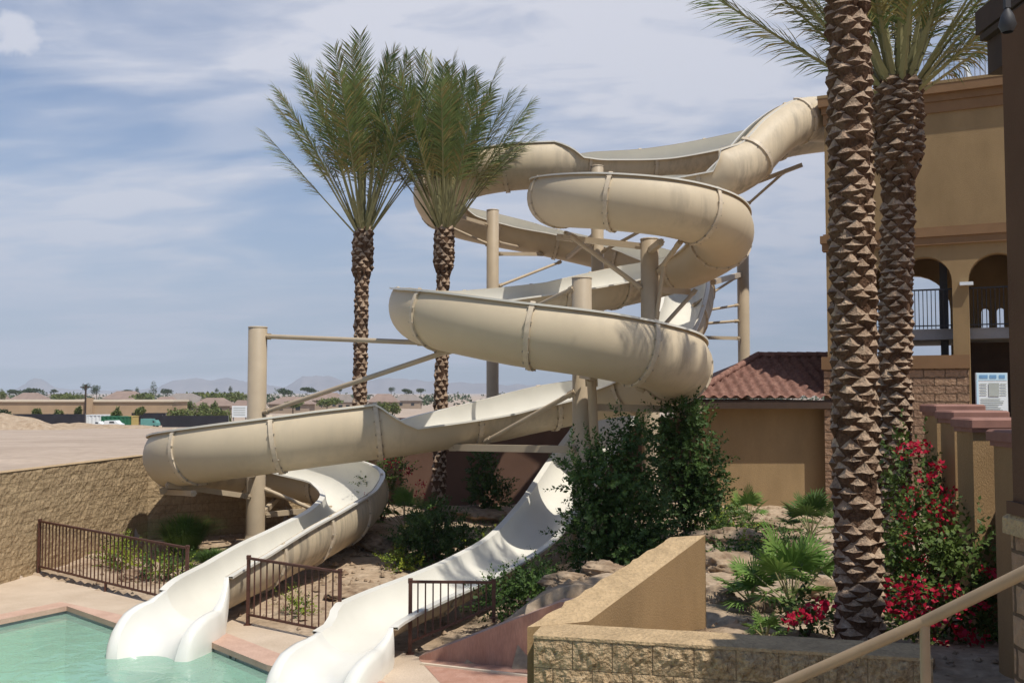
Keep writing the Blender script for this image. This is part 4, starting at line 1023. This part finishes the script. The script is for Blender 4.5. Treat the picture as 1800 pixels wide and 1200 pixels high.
def boug(u,v,D,blobs,n,nf,label,clusters,seedn=1,z=None):
    b=P(u,v,D); b=Vector((b.x,D,height(b.x,D) if z is None else z)); rg=random.Random(seedn); o=empty('bougainvillea',b,label,'flowering shrub','crimson bougainvilleas')
    bl=[(b.x+q[0],b.y+q[1],b.z+q[2],q[3],q[4],q[5]) for q in blobs]
    st_=LMB(); stems(st_,b,[Vector(q[:3]) for q in bl],.02); st_.build('stem',M['twig'],o)
    mb=LMB(); leaves(mb,n*.22,bl,.07,rg,0); sprigs(mb,n*.55,bl,.075,rg,0,.4); mb.build('foliage',M['boug'],o)
    fl=LMB()
    for (fu,fv,fr_) in clusters:
        c=P(fu,fv,D-.32)
        leaves(fl,int(nf*fr_*fr_*32)+30,[(c.x,c.y,c.z,fr_*1.45,.2,fr_*1.0)],.06,rg,0,shell=.35)
    fl.build('blossoms',M['flower'],o); return o
boug(1640,1130,10.4,[(-.25,0,.35,.35,.3,.4),(.25,0,.5,.4,.3,.5),(.5,.1,.2,.35,.3,.3),(0,.2,1.0,.4,.3,.5),(-.3,.3,.8,.3,.3,.4),(.5,.2,.9,.3,.3,.35)],5200,26,'crimson bougainvillea beside the nearest palm, lower right behind the handrail',
  [(1575,1045,.11),(1602,1030,.10),(1555,1062,.07),(1625,1040,.09),(1672,1040,.09),(1745,1010,.08),(1712,1120,.09),(1660,1145,.1),(1590,1085,.06),(1640,1090,.06),(1690,1075,.06),(1720,1060,.05),(1610,1065,.08),(1685,1110,.05)],61)
boug(1640,1000,12.2,[(-.25,0,.5,.4,.3,.5),(.2,0,.8,.45,.3,.5),(-.3,0,1.5,.35,.3,.5),(.35,.0,1.3,.3,.3,.4)],4200,30,'crimson bougainvillea climbing in front of the tan piers, upper right',
  [(1600,790,.12),(1620,785,.09),(1640,905,.16),(1665,920,.14),(1690,930,.1),(1590,940,.12),(1605,870,.1),(1660,870,.12),(1585,900,.1),(1655,955,.1),(1640,890,.09),(1620,985,.07),(1590,985,.08),(1700,985,.06),(1680,960,.07),(1625,840,.07),(1650,820,.05),(1690,890,.06),(1710,930,.05),(1600,1010,.08),(1640,1005,.06),(1670,1000,.05)],62)
boug(1420,1130,10.3,[(0,0,.2,.25,.2,.2)],500,30,'small crimson blossom cluster left of the nearest palm trunk',[(1390,1088,.045),(1430,1078,.07),(1445,1062,.06),(1412,1080,.04)],63)
boug(672,910,25.0,[(0,0,.5,.45,.3,.5),(-.1,0,1.1,.4,.3,.5),(.3,0,1.2,.4,.3,.5)],2600,10,'dark red flowering vine on the red-brown wall between the twin palms',[(665,880,.16),(668,905,.14),(650,870,.12),(735,870,.12),(690,810,.16),(740,850,.1),(715,830,.1),(760,890,.1)],64)

# boulders
def boulder(u,v,D,sx,sy,sz,label,seedn):
    b=P(u,v,D); z=height(b.x,D); rg=random.Random(seedn)
    bm=bmesh.new(); bmesh.ops.create_icosphere(bm,subdivisions=5,radius=1)
    off=Vector((rg.uniform(0,50),rg.uniform(0,50),0))
    for vv in bm.verts:
        d=vv.co.copy(); k=1+.30*noise.noise(d*1.2+off)-.22*abs(noise.noise(d*2.4+off))+.10*noise.noise(d*6+off)+.05*noise.noise(d*15+off); c=noise.cell(d*2.2+off)*.14
        vv.co=Vector((d.x*sx*(k+c),d.y*sy*(k+c),d.z*sz*(k+c)))
    for f in bm.faces: f.smooth=True
    me=bpy.data.meshes.new('boulder'); bm.to_mesh(me); bm.free(); me.materials.append(M['rock'])
    o=bpy.data.objects.new('boulder',me); COL.objects.link(o); o.location=(b.x,D,z+sz*(.25 if u<1100 else .02)); o.rotation_euler=(0,0,rg.uniform(0,3))
    return tag(o,label,'boulder','boulders in the planting beds')
for k,(u,v,D,a,b,c,l) in enumerate([
 (1345,905,21.5,1.0,.7,.22,'broad flat pale boulder in front of the sunlit building wall'),
 (1280,945,18.5,.7,.5,.25,'tan boulder behind the end of the side wall, farther of two'),
 (1275,1000,15.0,.6,.45,.28,'tan boulder behind the end of the side wall, nearer of two'),
 (1350,985,15.8,.5,.4,.22,'boulder behind the largest fan palm'),
 (1265,1075,12.2,.3,.25,.16,'small rock right against the end of the stucco side wall'),
 (1440,1040,12.5,.35,.3,.2,'rock between the largest fan palm and the nearest trunk'),
 (1340,1065,11.9,.22,.2,.14,'small rock under the largest fan palm'),
 (1000,1048,14.6,.4,.25,.13,'pale rock at the top of the red ramp wall, left one'),
 (1060,1043,14.9,.35,.25,.13,'pale rock at the top of the red ramp wall, right one'),
 (1600,1120,9.4,.2,.18,.2,'pale jagged rock behind the handrail post'),
 (1385,955,17.0,.5,.4,.24,'boulder in the bed left of the dark fan palm'),
 (830,900,25.5,.9,.6,.22,'flat boulder at the foot of the red-brown wall beside the right twin palm'),
 (660,955,22.2,.7,.5,.2,'flat rock just right of the curved slide'),
 (640,830,27.0,.6,.4,.35,'pale rock pile at the foot of the left twin palm'),
 (545,880,26.3,.5,.35,.28,'rock inside the lowest loop, left one'),
 (585,905,25.7,.4,.3,.2,'rock inside the lowest loop, right one'),
 (240,1005,19.4,.35,.3,.2,'pale rock behind the long fence'),
 (620,1030,18.0,.6,.45,.1,'low flat rock between the two slide exits')]):
    boulder(u,v,D,a,b,c,l,100+k)
# loose gravel and stones on the beds
gv=MB(); rg=random.Random(77)
for _ in range(2600):
    x=rg.uniform(-9,7.5); y=rg.uniform(13.6,27)
    if inpoly(x,y,OUTER): continue
    if x<wall_ax(min(y,26))+.3: continue
    if y>26.6: continue
    s=rg.uniform(.02,.075)*(1.0 if rg.random()<.9 else 1.8); z=height(x,y); c=Vector((x,y,z+s*.2))
    vs=[c+Vector((rg.uniform(.6,1)*s*a,rg.uniform(.6,1)*s*b,rg.uniform(.5,.9)*s*e)) for a,b,e in ((1,0,0),(-1,0,0),(0,1,0),(0,-1,0),(0,0,1),(0,0,-1))]
    gv.add(vs,[(0,2,4),(2,1,4),(1,3,4),(3,0,4)],0)
for _ in range(700):
    x=rg.uniform(.9,5.0); y=rg.uniform(9,13.4)
    if x<.6+(y-8.9)*.78: continue
    s=rg.uniform(.012,.05); z=height(x,y); c=Vector((x,y,z+s*.2))
    vs=[c+Vector((rg.uniform(.6,1)*s*a,rg.uniform(.6,1)*s*b,rg.uniform(.5,.9)*s*e)) for a,b,e in ((1,0,0),(-1,0,0),(0,1,0),(0,-1,0),(0,0,1),(0,0,-1))]
    gv.add(vs,[(0,2,4),(2,1,4),(1,3,4),(3,0,4)],0)
stuff(gv.build('gravel',M['rock']),'loose gravel scattered over the planting beds','gravel')

# ------------------------------------------------------------------ background
def house(u0,u1,vr,D,label,roof='houseroof',vbase=None,gable=False):
    a=P(u0,690,D); b=P(u1,690,D); zt=P(700,vr,D).z; zg=far_h(D); W=b.x-a.x; dp=W*.7
    o=empty('house',((a.x+b.x)/2,D,zg),label,'house','houses beyond the dirt lot')
    ze=zg+(zt-zg)*.56; ze=max(ze,zg+2.2) if zt-zg>4 else ze
    m=LMB(); m.box(((a.x+b.x)/2,D+dp/2,(zg+ze)/2-.3),(W*.88,dp*.88,ze-zg+.6)); m.build('wall',M['housewall'],o)
    m=LMB(); cx=(a.x+b.x)/2; rl_=W*.22 if not gable else W*.5
    v_=[(a.x,D,ze),(b.x,D,ze),(b.x,D+dp,ze),(a.x,D+dp,ze),(cx-rl_,D+dp/2,zt),(cx+rl_,D+dp/2,zt)]
    m.add(v_,[(0,1,5,4),(2,3,4,5),(1,2,5),(3,0,4),(3,2,1,0)]); m.build('roof',M[roof],o)
    nW=max(2,int(W/4.5))
    for i in range(nW):
        if i%3==2 and nW>3: continue
        x=a.x+W*.12+(W*.76)*(i+.5)/nW; wz=zg+(ze-zg)*.56
        mm=LMB(); mm.box((x,D+dp*.06,wz),(1.3,.12,1.1)); mm.build('window',M['glass'],o)
    return o
hs=[(-12,14,693,330,'partly cut tan house at the left border'),(14,74,690,430,'tan house with wide brown roof above the long wall at left'),(70,112,692,560,'small farther house right of the leftmost wide-roofed one','houseroof2'),
 (92,152,699,300,'house whose pale hip roof just clears the long wall'),(176,248,687,400,'large house with a broad pinkish roof behind the light pole'),(198,240,699,290,'house with a small front gable right above the long wall'),
 (262,312,697,330,'pale roofed house right of the tall cypress'),(283,350,691,470,'farther house with two roof levels behind the pale roofed one','houseroof2'),(300,352,697,300,'grey roofed house at the right end of the long wall','houseroof2'),
 (335,406,699,235,'nearer house with dark windows and hip roof above the hedge'),(404,440,703,230,'house partly hidden behind the freestanding column'),
 (468,548,697,290,'house seen just right of the freestanding column'),(545,606,690,380,'pinkish roofed house between column and left twin palm'),(588,622,693,330,'small house just left of the left twin palm trunk','houseroof2'),
 (645,700,692,320,'house just right of the left twin palm trunk'),(688,742,693,420,'brown roofed house between the twin palms above the white channel','houseroof2')]
for h_ in hs: house(h_[0],h_[1],h_[2],h_[3],h_[4],*(h_[5:]))
def far_tree(u,vt,vb,D,wpx,label,mt='far_tree',n=420,shape='round',seedn=1):
    z0=far_h(D); top=P(u,vt,D); W=wpx*D/F; rg=random.Random(seedn); zb=min(max(P(u,vb,D).z,z0),top.z-1)
    o=empty('tree',(top.x,D,z0),label,'tree','trees among the houses')
    m=LMB(); m.tube((top.x,D,z0-.1),(top.x,D,top.z-(top.z-zb)*.4),.18+W*.01,.07,n=7); m.build('trunk',M['twig'],o)
    mb=LMB(); H=top.z-zb; cz=(top.z+zb)/2
    if shape=='round': bl=[(top.x+W*.3*rg.uniform(-1,1),D+W*.3*rg.uniform(-1,1),cz+H*.22*rg.uniform(-1,1),W*.3,W*.3,H*.3) for _ in range(6)]
    elif shape=='tall': bl=[(top.x,D,zb+H*.22,W*.42,W*.42,H*.24),(top.x,D,zb+H*.5,W*.36,W*.36,H*.24),(top.x,D,zb+H*.76,W*.24,W*.24,H*.24)]
    leaves(mb,n,bl,max(.3,W*.09),rg,0); mb.build('crown',M[mt],o); return o
tr=[(30,684,692,500,26,'dark tree above the leftmost wide roof','far_tree'),(57,682,690,520,34,'pair-wide dark tree right of the leftmost wide roof','far_tree'),(3,682,705,300,16,'olive tree cut by the left border','far_green'),
 (108,691,704,330,42,'light green tree between two roofs left of the light pole','far_green'),(130,694,706,290,28,'green tree just left of the light pole','far_green'),(94,684,690,560,14,'small dark tree far behind the light green tree','far_tree'),
 (152,673,690,420,14,'tall dark palm-like tree behind the light pole','far_tree'),(170,676,694,400,18,'dark round tree right of the light pole','far_tree'),
 (270,669,695,450,17,'tall narrow cypress above the houses','far_tree','tall'),(258,692,706,330,50,'light green rounded tree below the cypress','far_green'),(226,685,691,560,22,'dark tree left of the cypress','far_tree'),(241,680,690,560,8,'small pointed tree just left of the cypress','far_tree','tall'),
 (295,683,692,560,22,'dark tree right of the cypress','far_tree'),(345,689,696,520,30,'green tree line clump above the grey roof','far_green'),(385,690,708,330,52,'bright olive tree right behind the hip-roofed house','far_green'),(420,688,706,320,40,'olive tree just left of the freestanding column','far_green'),
 (405,678,688,560,9,'small pointed dark tree left of the column','far_tree','tall'),(381,682,689,600,8,'tiny dark spire tree above the olive tree','far_tree','tall'),
 (335,704,722,200,22,'young green tree in front of the hip-roofed house','far_green'),(360,706,722,205,20,'sparse olive tree before the hip-roofed house','far_green'),(377,705,724,210,14,'thin tree at the right of the hip-roofed house','far_green'),
 (65,716,735,158,14,'small green tree in front of the long wall, left one','far_green'),(105,718,736,157,14,'small green tree in front of the long wall, middle one','far_green'),(137,714,734,157,12,'round green tree in front of the long wall, right one','far_green'),(8,714,740,140,22,'dark shrub at the left border before the long wall','far_tree'),
 (205,716,736,156,13,'green tree above the green container','far_green'),(245,715,732,154,18,'green tree between container and teal truck','far_green'),
 (500,682,694,480,30,'dark tree right of the freestanding column','far_tree'),(540,681,690,520,26,'dark tree under the diagonal brace','far_tree'),(515,705,716,250,34,'light green bush under the diagonal brace','far_green'),(598,676,688,450,7,'thin dark spire left of the left twin palm','far_tree','tall'),
 (575,700,715,260,46,'olive trees just left of the left twin palm','far_green'),(672,700,728,180,26,'yellow-green tree just right of the left twin palm','far_green'),(690,705,730,190,24,'olive tree above the channel step','far_green'),(688,680,690,540,12,'small dark tree between the twin palms','far_tree'),(718,683,692,500,20,'dark tree clump left of the right twin palm','far_tree'),(740,682,691,520,16,'dark round tree beside the right twin palm','far_tree')]
for k,t in enumerate(tr): far_tree(*t[:5],t[5],t[6],800 if len(t)<8 else 500,t[7] if len(t)>7 else 'round',200+k)
# far treeline (one mass)
tm=MB(); rg=random.Random(31)
for _ in range(260):
    D=rg.uniform(480,1200); u=rg.uniform(-250,1650); p=P(u,690,D); W=rg.uniform(6,16); Hh=rg.uniform(3,6.5); z=-3.0
    leaves(tm,55,[(p.x,D,z+Hh*.5,W,W*.6,Hh*.55)],1.9,rg,0)
stuff(tm.build('treeline',M['far_tree']),'distant dark treeline along the horizon','treeline')
# hedge
hd=MB(); rg=random.Random(32)
a=P(304,720,172); b=P(400,720,172)
bl=[]
for i in range(12):
    t=i/11; bl.append((a.x+(b.x-a.x)*t,172+rg.uniform(-1,1),far_h(172)+1.0+rg.uniform(-.2,.3),1.0,1.0,1.25))
leaves(hd,2600,bl,.42,rg,0); tag(hd.build('hedge',M['far_green']),'olive green hedge right of the long wall','hedge')
# long tan wall building
lb=empty('storage_building',(-70,172,-1.6),'long low flat-roofed tan building with a pale roof edge at far left','building')
D=172; x0=P(-60,700,D).x; x1=P(303,700,D).x; zt=P(150,706,D).z
m=LMB(); m.box(((x0+x1)/2,D+4,(zt-2.2)/2),(x1-x0,8,zt+2.2)); m.build('wall',M['longwall'],lb)
m=LMB(); m.box(((x0+x1)/2,D+4,zt+.16),(x1-x0+.5,8.5,.34)); m.build('roof_edge',M['longcap'],lb)
pxx=P(158,700,D).x; m=LMB(); m.box((pxx,D-.25,(zt-1.6)/2+.35),(1.3,.6,zt+2.2)); m.build('pilaster',M['longwall'],lb)
# light pole
lp=empty('light_pole',(P(151,700,160).x,160,-1.6),'dark wooden utility pole in front of the long wall','pole')
m=LMB(); q=P(151,676,160); m.tube((q.x,160,-1.7),(q.x,160,q.z),.16,.13,n=8); m.build('shaft',M['darkbrown'],lp)
m=LMB(); m.bar((q.x-.9,160,q.z-.4),(q.x+.9,160,q.z-.4),.14,.14); m.build('crossarm',M['darkbrown'],lp)
# black windscreen fences
def screen(u0,u1,D,h,label):
    a=P(u0,700,D); b=P(u1,700,D); z=far_h(D); o=empty('screen_fence',((a.x+b.x)/2,D,z),label,'fence','black screen fences on the lot')
    m=LMB(); n_=max(4,int((b.x-a.x)/2.5))
    rows=[[Vector((a.x+(b.x-a.x)*i/(n_*2),D+(.06 if i%2 else -.06),z+zz)) for zz in (0.05,h)] for i in range(n_*2+1)]
    strip(m,rows,0); m.build('screen',M['mesh'],o)
    for i in range(n_+1):
        x=a.x+(b.x-a.x)*i/n_; mm=LMB(); mm.tube((x,D+.12,z-.1),(x,D+.12,z+h+.08),.04,n=6); mm.build('post',M['greyiron'],o)
screen(24,150,152,1.95,'long black screened fence below the long tan building')
screen(286,402,150,1.75,'black screened fence below the hedge, partly behind the slide rim')
screen(232,292,158,2.0,'black screened fence behind the teal truck')
# containers
def container(u0,u1,vt,vb,D,mt,label,open_dark=False):
    a=P(u0,vt,D); b=P(u1,vb,D); W=b.x-a.x; z=far_h(D); h=max(1.6,a.z-z); o=empty('container',((a.x+b.x)/2,D,z),label,'container')
    m=LMB(); n_=int(W/.3); rows=[]
    for i in range(n_*2+1):
        x=a.x+W*i/(n_*2); y=D+(0 if (i//2)%2 else .08); rows.append([Vector((x,y,z+.1)),Vector((x,y,z+h-.05))])
    strip(m,rows,0); m.box(((a.x+b.x)/2,D+1.3,z+h/2),(W,2.3,h-.12)); m.box(((a.x+b.x)/2,D+1.25,z+h-.03),(W+.1,2.55,.12)); m.build('body',M[mt],o)
    m=LMB()
    for x in (a.x+.08,b.x-.08): m.box((x,D-.02,z+h/2),(.16,.14,h))
    m.build('corner_post',M[mt],o)
    return o
container(178,226,733,746,150,'green','long dark green container on the lot')
container(152,200,729,740,156,'vanwhite','low white storage container behind the parked vans')
o=container(226,233,731,746,151,'yellow','narrow yellow-tan skip beside the green container')
# vehicles
def car(u0,u1,vb,D,mt,label,kind='van',cat='van',name='parked_van'):
    a=P(u0,vb,D); b=P(u1,vb,D); L=b.x-a.x; z=far_h(D); k=L/4.8; o=empty(name,((a.x+b.x)/2,D,z),label,cat,'vehicles parked on the lot')
    if kind=='van': pr=[(0,.35),(0,1.2),(.25,1.95),(3.3,2.0),(4.0,1.25),(4.75,1.0),(4.8,.35)]
    elif kind=='pickup': pr=[(0,.4),(0,1.0),(1.9,1.0),(2.1,1.75),(3.2,1.75),(3.75,1.1),(4.7,.95),(4.8,.4)]
    else: pr=[(0,.5),(0,2.5),(3.2,2.5),(3.25,1.2),(3.4,2.1),(4.2,2.1),(4.7,1.3),(4.8,.5)]
    m=LMB(); n_=len(pr); w_=1.9*max(.8,min(1.2,k))
    f=[Vector((a.x+p[0]*k,D,z+p[1]*k)) for p in pr]; r=[p+Vector((0,w_,0)) for p in f]
    m.add(f+r,[tuple(range(n_)),tuple(range(2*n_-1,n_-1,-1))]+[(i,(i+1)%n_,n_+(i+1)%n_,n_+i) for i in range(n_)]); m.build('body',M[mt],o)
    m=LMB(); 
    ws={'van':[(1.6,3.1,1.25,1.75)],'pickup':[(2.2,3.15,1.15,1.6)],'truck':[(3.5,4.15,1.4,1.95)]}[kind]
    for (x0_,x1_,za,zb_) in ws: m.quad((a.x+x0_*k,D-.01,z+za*k),(a.x+x1_*k,D-.01,z+za*k),(a.x+(x1_-.25)*k,D-.01,z+zb_*k),(a.x+x0_*k,D-.01,z+zb_*k))
    m.build('window',M['glass'],o)
    for x in (.9,3.9):
        for yy in (-.03,w_-.2):
            m=LMB(); m.tube((a.x+x*k,D+yy,z+.36*k),(a.x+x*k,D+yy+.23,z+.36*k),.36*k,n=14); m.build('wheel',M['rubber'],o)
    return o
car(154,183,746,146,'vanwhite','white pickup left of the dark green container, windows showing','pickup','pickup','parked_pickup')
car(182,212,746,143,'vanwhite','white van parked in front of the dark green container','van','van')
car(36,50,747,148,'vanwhite','small white car at the left end of the black screen fence','van','car','parked_car')
car(247,276,746,149,'teal','teal box truck with a pale roof right of the yellow skip','truck','truck','parked_truck')
# dirt mounds
mm=MB(); rg=random.Random(44)
def mound(u,v,D,wx,wy,h,sd):
    p=P(u,v,D); z=far_h(D)-.1; n_=26; rows=[]
    for j in range(n_+1):
        row=[]
        for i in range(n_+1):
            x=-1+2*i/n_; y=-1+2*j/n_; k=max(0,1-math.hypot(x,y)); k=k*k*(3-2*k)
            row.append(Vector((p.x+x*wx,D+y*wy,z-.05+k*h*(1+.5*noise.noise(Vector((x*3+sd,y*3,1)))))))
        rows.append(row)
    m_=MB(); strip(m_,rows,0); struct(m_.build('dirt_mound',M['ground']))
mound(5,760,105,9,5,1.9,1); mound(95,748,125,8,4,.7,5); mound(150,748,128,9,4,.8,9); mound(215,750,125,10,4,.6,12)
# mountains
def ridge(D,pts,name,sd):
    m_=MB(); rows=[]; us=[]; u=pts[0][0]
    while u<=pts[-1][0]: us.append(u); u+=4
    for u in us:
        for (a,b) in zip(pts[:-1],pts[1:]):
            if a[0]<=u<=b[0]: t=(u-a[0])/(b[0]-a[0]); v=a[1]+(b[1]-a[1])*(t*t*(3-2*t)); break
        v+=noise.noise(Vector((u*.05,sd,0)))*3.0+noise.noise(Vector((u*.17,sd,3)))*1.2
        top=P(u,min(v,690.5),D); base=P(u,691,D); row=[]
        H=max(2,top.z-base.z)
        for k in range(9):
            t=k/8; y=D-(1-t)*H*4.2; jz=noise.noise(Vector((u*.06,k*.9,sd)))*.22*math.sin(math.pi*t)
            row.append(Vector((top.x*(y/D),y,base.z-8+(H+8)*max(0,t+jz))))
        rows.append(row)
    strip(m_,rows,0,True); struct(m_.build(name,M['hill']))
ridge(9000,[(-300,690),(-40,684),(20,686),(65,664),(110,684),(210,686),(270,682),(310,668),(345,664),(370,668),(400,664),(440,672),(500,680),(535,661),(575,660),(620,674),(680,664),(740,668),(800,672),(900,676),(1200,680),(1500,676),(1900,684)],'hills',3.0)

# ------------------------------------------------------------------ haze
hz=MB(); hz.box((0,4500,620),(60000,21000,1300))
hm=bpy.data.materials.new('haze'); hm.use_nodes=True; N=hm.node_tree.nodes
for n_ in list(N):
    if n_.type!='OUTPUT_MATERIAL': N.remove(n_)
pv=N.new('ShaderNodeVolumePrincipled'); pv.inputs['Color'].default_value=(.78,.87,1.0,1); pv.inputs['Density'].default_value=1.5e-4; pv.inputs['Anisotropy'].default_value=-.35
hm.node_tree.links.new(pv.outputs[0],N['Material Output'].inputs['Volume'])
stuff(hz.build('haze',hm),'thin pale blue desert haze in front of the distant mountains','haze')

# ------------------------------------------------------------------ light, sky, camera
SUN_EL=R(61); sh=Vector((.643,-.766,0)).normalized(); sdir=Vector((sh.x*math.cos(SUN_EL),sh.y*math.cos(SUN_EL),math.sin(SUN_EL)))
sl=bpy.data.lights.new('sun','SUN'); sl.energy=4.9; sl.angle=R(.55); sl.color=(1.0,.95,.86)
so=bpy.data.objects.new('sun',sl); COL.objects.link(so); so.rotation_euler=(-sdir).to_track_quat('-Z','Y').to_euler(); so.location=(6,-12,24)
wd=bpy.data.worlds.new('World'); sc.world=wd; wd.use_nodes=True; nt=wd.node_tree; N=nt.nodes; L=nt.links
bg=N['Background']; sky=N.new('ShaderNodeTexSky'); sky.sky_type='NISHITA'; sky.sun_disc=False; sky.sun_elevation=SUN_EL; sky.sun_rotation=math.atan2(sh.x,sh.y); sky.dust_density=1.0; sky.air_density=1.0; sky.ozone_density=2.0
bg.inputs['Strength'].default_value=.11
tc=N.new('ShaderNodeTexCoord'); sp=N.new('ShaderNodeSeparateXYZ'); L.new(tc.outputs['Generated'],sp.inputs[0])
# project the view direction on a high cloud layer
zc=N.new('ShaderNodeMath'); zc.operation='MAXIMUM'; zc.inputs[1].default_value=.0; L.new(sp.outputs['Z'],zc.inputs[0])
za=N.new('ShaderNodeMath'); za.operation='ADD'; za.inputs[1].default_value=.16; L.new(zc.outputs[0],za.inputs[0])
dx=N.new('ShaderNodeMath'); dx.operation='DIVIDE'; L.new(sp.outputs['X'],dx.inputs[0]); L.new(za.outputs[0],dx.inputs[1])
dy=N.new('ShaderNodeMath'); dy.operation='DIVIDE'; L.new(sp.outputs['Y'],dy.inputs[0]); L.new(za.outputs[0],dy.inputs[1])
cb=N.new('ShaderNodeCombineXYZ'); L.new(dx.outputs[0],cb.inputs[0]); L.new(dy.outputs[0],cb.inputs[1])
def cloud(loc,scale,lo,hi,rot=0,detail=7,dist=.6,sc_=(1,1,1)):
    mp=N.new('ShaderNodeMapping'); mp.inputs['Location'].default_value=loc; mp.inputs['Rotation'].default_value=(0,0,rot); mp.inputs['Scale'].default_value=sc_
    L.new(cb.outputs[0],mp.inputs[0]); nz=N.new('ShaderNodeTexNoise'); nz.inputs['Scale'].default_value=scale; nz.inputs['Detail'].default_value=detail; nz.inputs['Roughness'].default_value=.52; nz.inputs['Distortion'].default_value=dist
    L.new(mp.outputs[0],nz.inputs['Vector']); mr=N.new('ShaderNodeMapRange'); mr.interpolation_type='SMOOTHSTEP'; mr.inputs['From Min'].default_value=lo; mr.inputs['From Max'].default_value=hi; L.new(nz.outputs['Fac'],mr.inputs['Value'])
    return mr.outputs[0]
c1=cloud((3.1,1.2,0),.62,.42,.60,.35,8,.6,(1,1.4,1)); c2=cloud((7.7,4.2,0),2.2,.44,.72,.2,9,.9,(.7,1.6,1))
c3=cloud((1.7,9.2,0),4.5,.30,.70,.5,9,1.0,(.8,1.5,1))
q3=N.new('ShaderNodeMath'); q3.operation='MULTIPLY_ADD'; q3.inputs[1].default_value=.55; q3.inputs[2].default_value=.62; L.new(c3,q3.inputs[0])
q4=N.new('ShaderNodeMath'); q4.operation='MULTIPLY'; L.new(c1,q4.inputs[0]); L.new(q3.outputs[0],q4.inputs[1]); c1=q4.outputs[0]
mxa=N.new('ShaderNodeMath'); mxa.operation='MULTIPLY_ADD'; mxa.inputs[1].default_value=.45; L.new(c2,mxa.inputs[0]); 
m1=N.new('ShaderNodeMath'); m1.operation='MULTIPLY_ADD'; m1.inputs[1].default_value=.90; m1.inputs[2].default_value=.02; L.new(c1,m1.inputs[0]); L.new(m1.outputs[0],mxa.inputs[2])
fy=N.new('ShaderNodeMapRange'); fy.interpolation_type='SMOOTHSTEP'; fy.inputs['From Min'].default_value=.15; fy.inputs['From Max'].default_value=.75; L.new(sp.outputs['Y'],fy.inputs['Value'])
fm_=N.new('ShaderNodeMath'); fm_.operation='MULTIPLY'; L.new(mxa.outputs[0],fm_.inputs[0]); L.new(fy.outputs[0],fm_.inputs[1])
cl=N.new('ShaderNodeClamp'); L.new(fm_.outputs[0],cl.inputs[0]); cl.inputs['Max'].default_value=.92
cmix=N.new('ShaderNodeMixRGB'); cmix.inputs[2].default_value=(7.3,7.25,7.8,1)
# blue sky tint of the photo between the clouds
tint=N.new('ShaderNodeMixRGB'); tint.blend_type='MULTIPLY'; tint.inputs['Fac'].default_value=1; tint.inputs[2].default_value=(.74,.87,1.03,1)
L.new(sky.outputs[0],tint.inputs[1])
# one bright cumulus puff high on the left
pd=P(28,58,1000)-Vector((0,0,CAMZ)); pd.normalize()
dt=N.new('ShaderNodeVectorMath'); dt.operation='DISTANCE'; L.new(tc.outputs['Generated'],dt.inputs[0]); dt.inputs[1].default_value=pd
pn=N.new('ShaderNodeTexNoise'); pn.inputs['Scale'].default_value=55; pn.inputs['Detail'].default_value=6; L.new(tc.outputs['Generated'],pn.inputs['Vector'])
pm=N.new('ShaderNodeMath'); pm.operation='MULTIPLY_ADD'; pm.inputs[1].default_value=-.040; L.new(pn.outputs['Fac'],pm.inputs[0]); L.new(dt.outputs['Value'],pm.inputs[2])
pr_=N.new('ShaderNodeMapRange'); pr_.interpolation_type='SMOOTHSTEP'; pr_.inputs['From Min'].default_value=.008; pr_.inputs['From Max'].default_value=-.010; pr_.inputs['To Max'].default_value=.85; L.new(pm.outputs[0],pr_.inputs['Value'])
pa=N.new('ShaderNodeMath'); pa.operation='MAXIMUM'; L.new(cl.outputs[0],pa.inputs[0]); L.new(pr_.outputs[0],pa.inputs[1]); cl=pa
L.new(cl.outputs[0],cmix.inputs['Fac']); L.new(tint.outputs[0],cmix.inputs[1]); L.new(cmix.outputs[0],bg.inputs['Color'])

cam=bpy.data.cameras.new('camera'); co=bpy.data.objects.new('camera',cam); COL.objects.link(co)
cam.sensor_width=36; cam.lens=36*F/1800; cam.clip_start=.05; cam.clip_end=60000
co.location=(0,0,CAMZ); co.rotation_euler=(R(90)+PITCH,0,0); sc.camera=co
sc.view_settings.view_transform='Standard'; sc.view_settings.look='None'; sc.view_settings.exposure=.22; sc.view_settings.gamma=1
sc.render.resolution_x=1024; sc.render.resolution_y=682
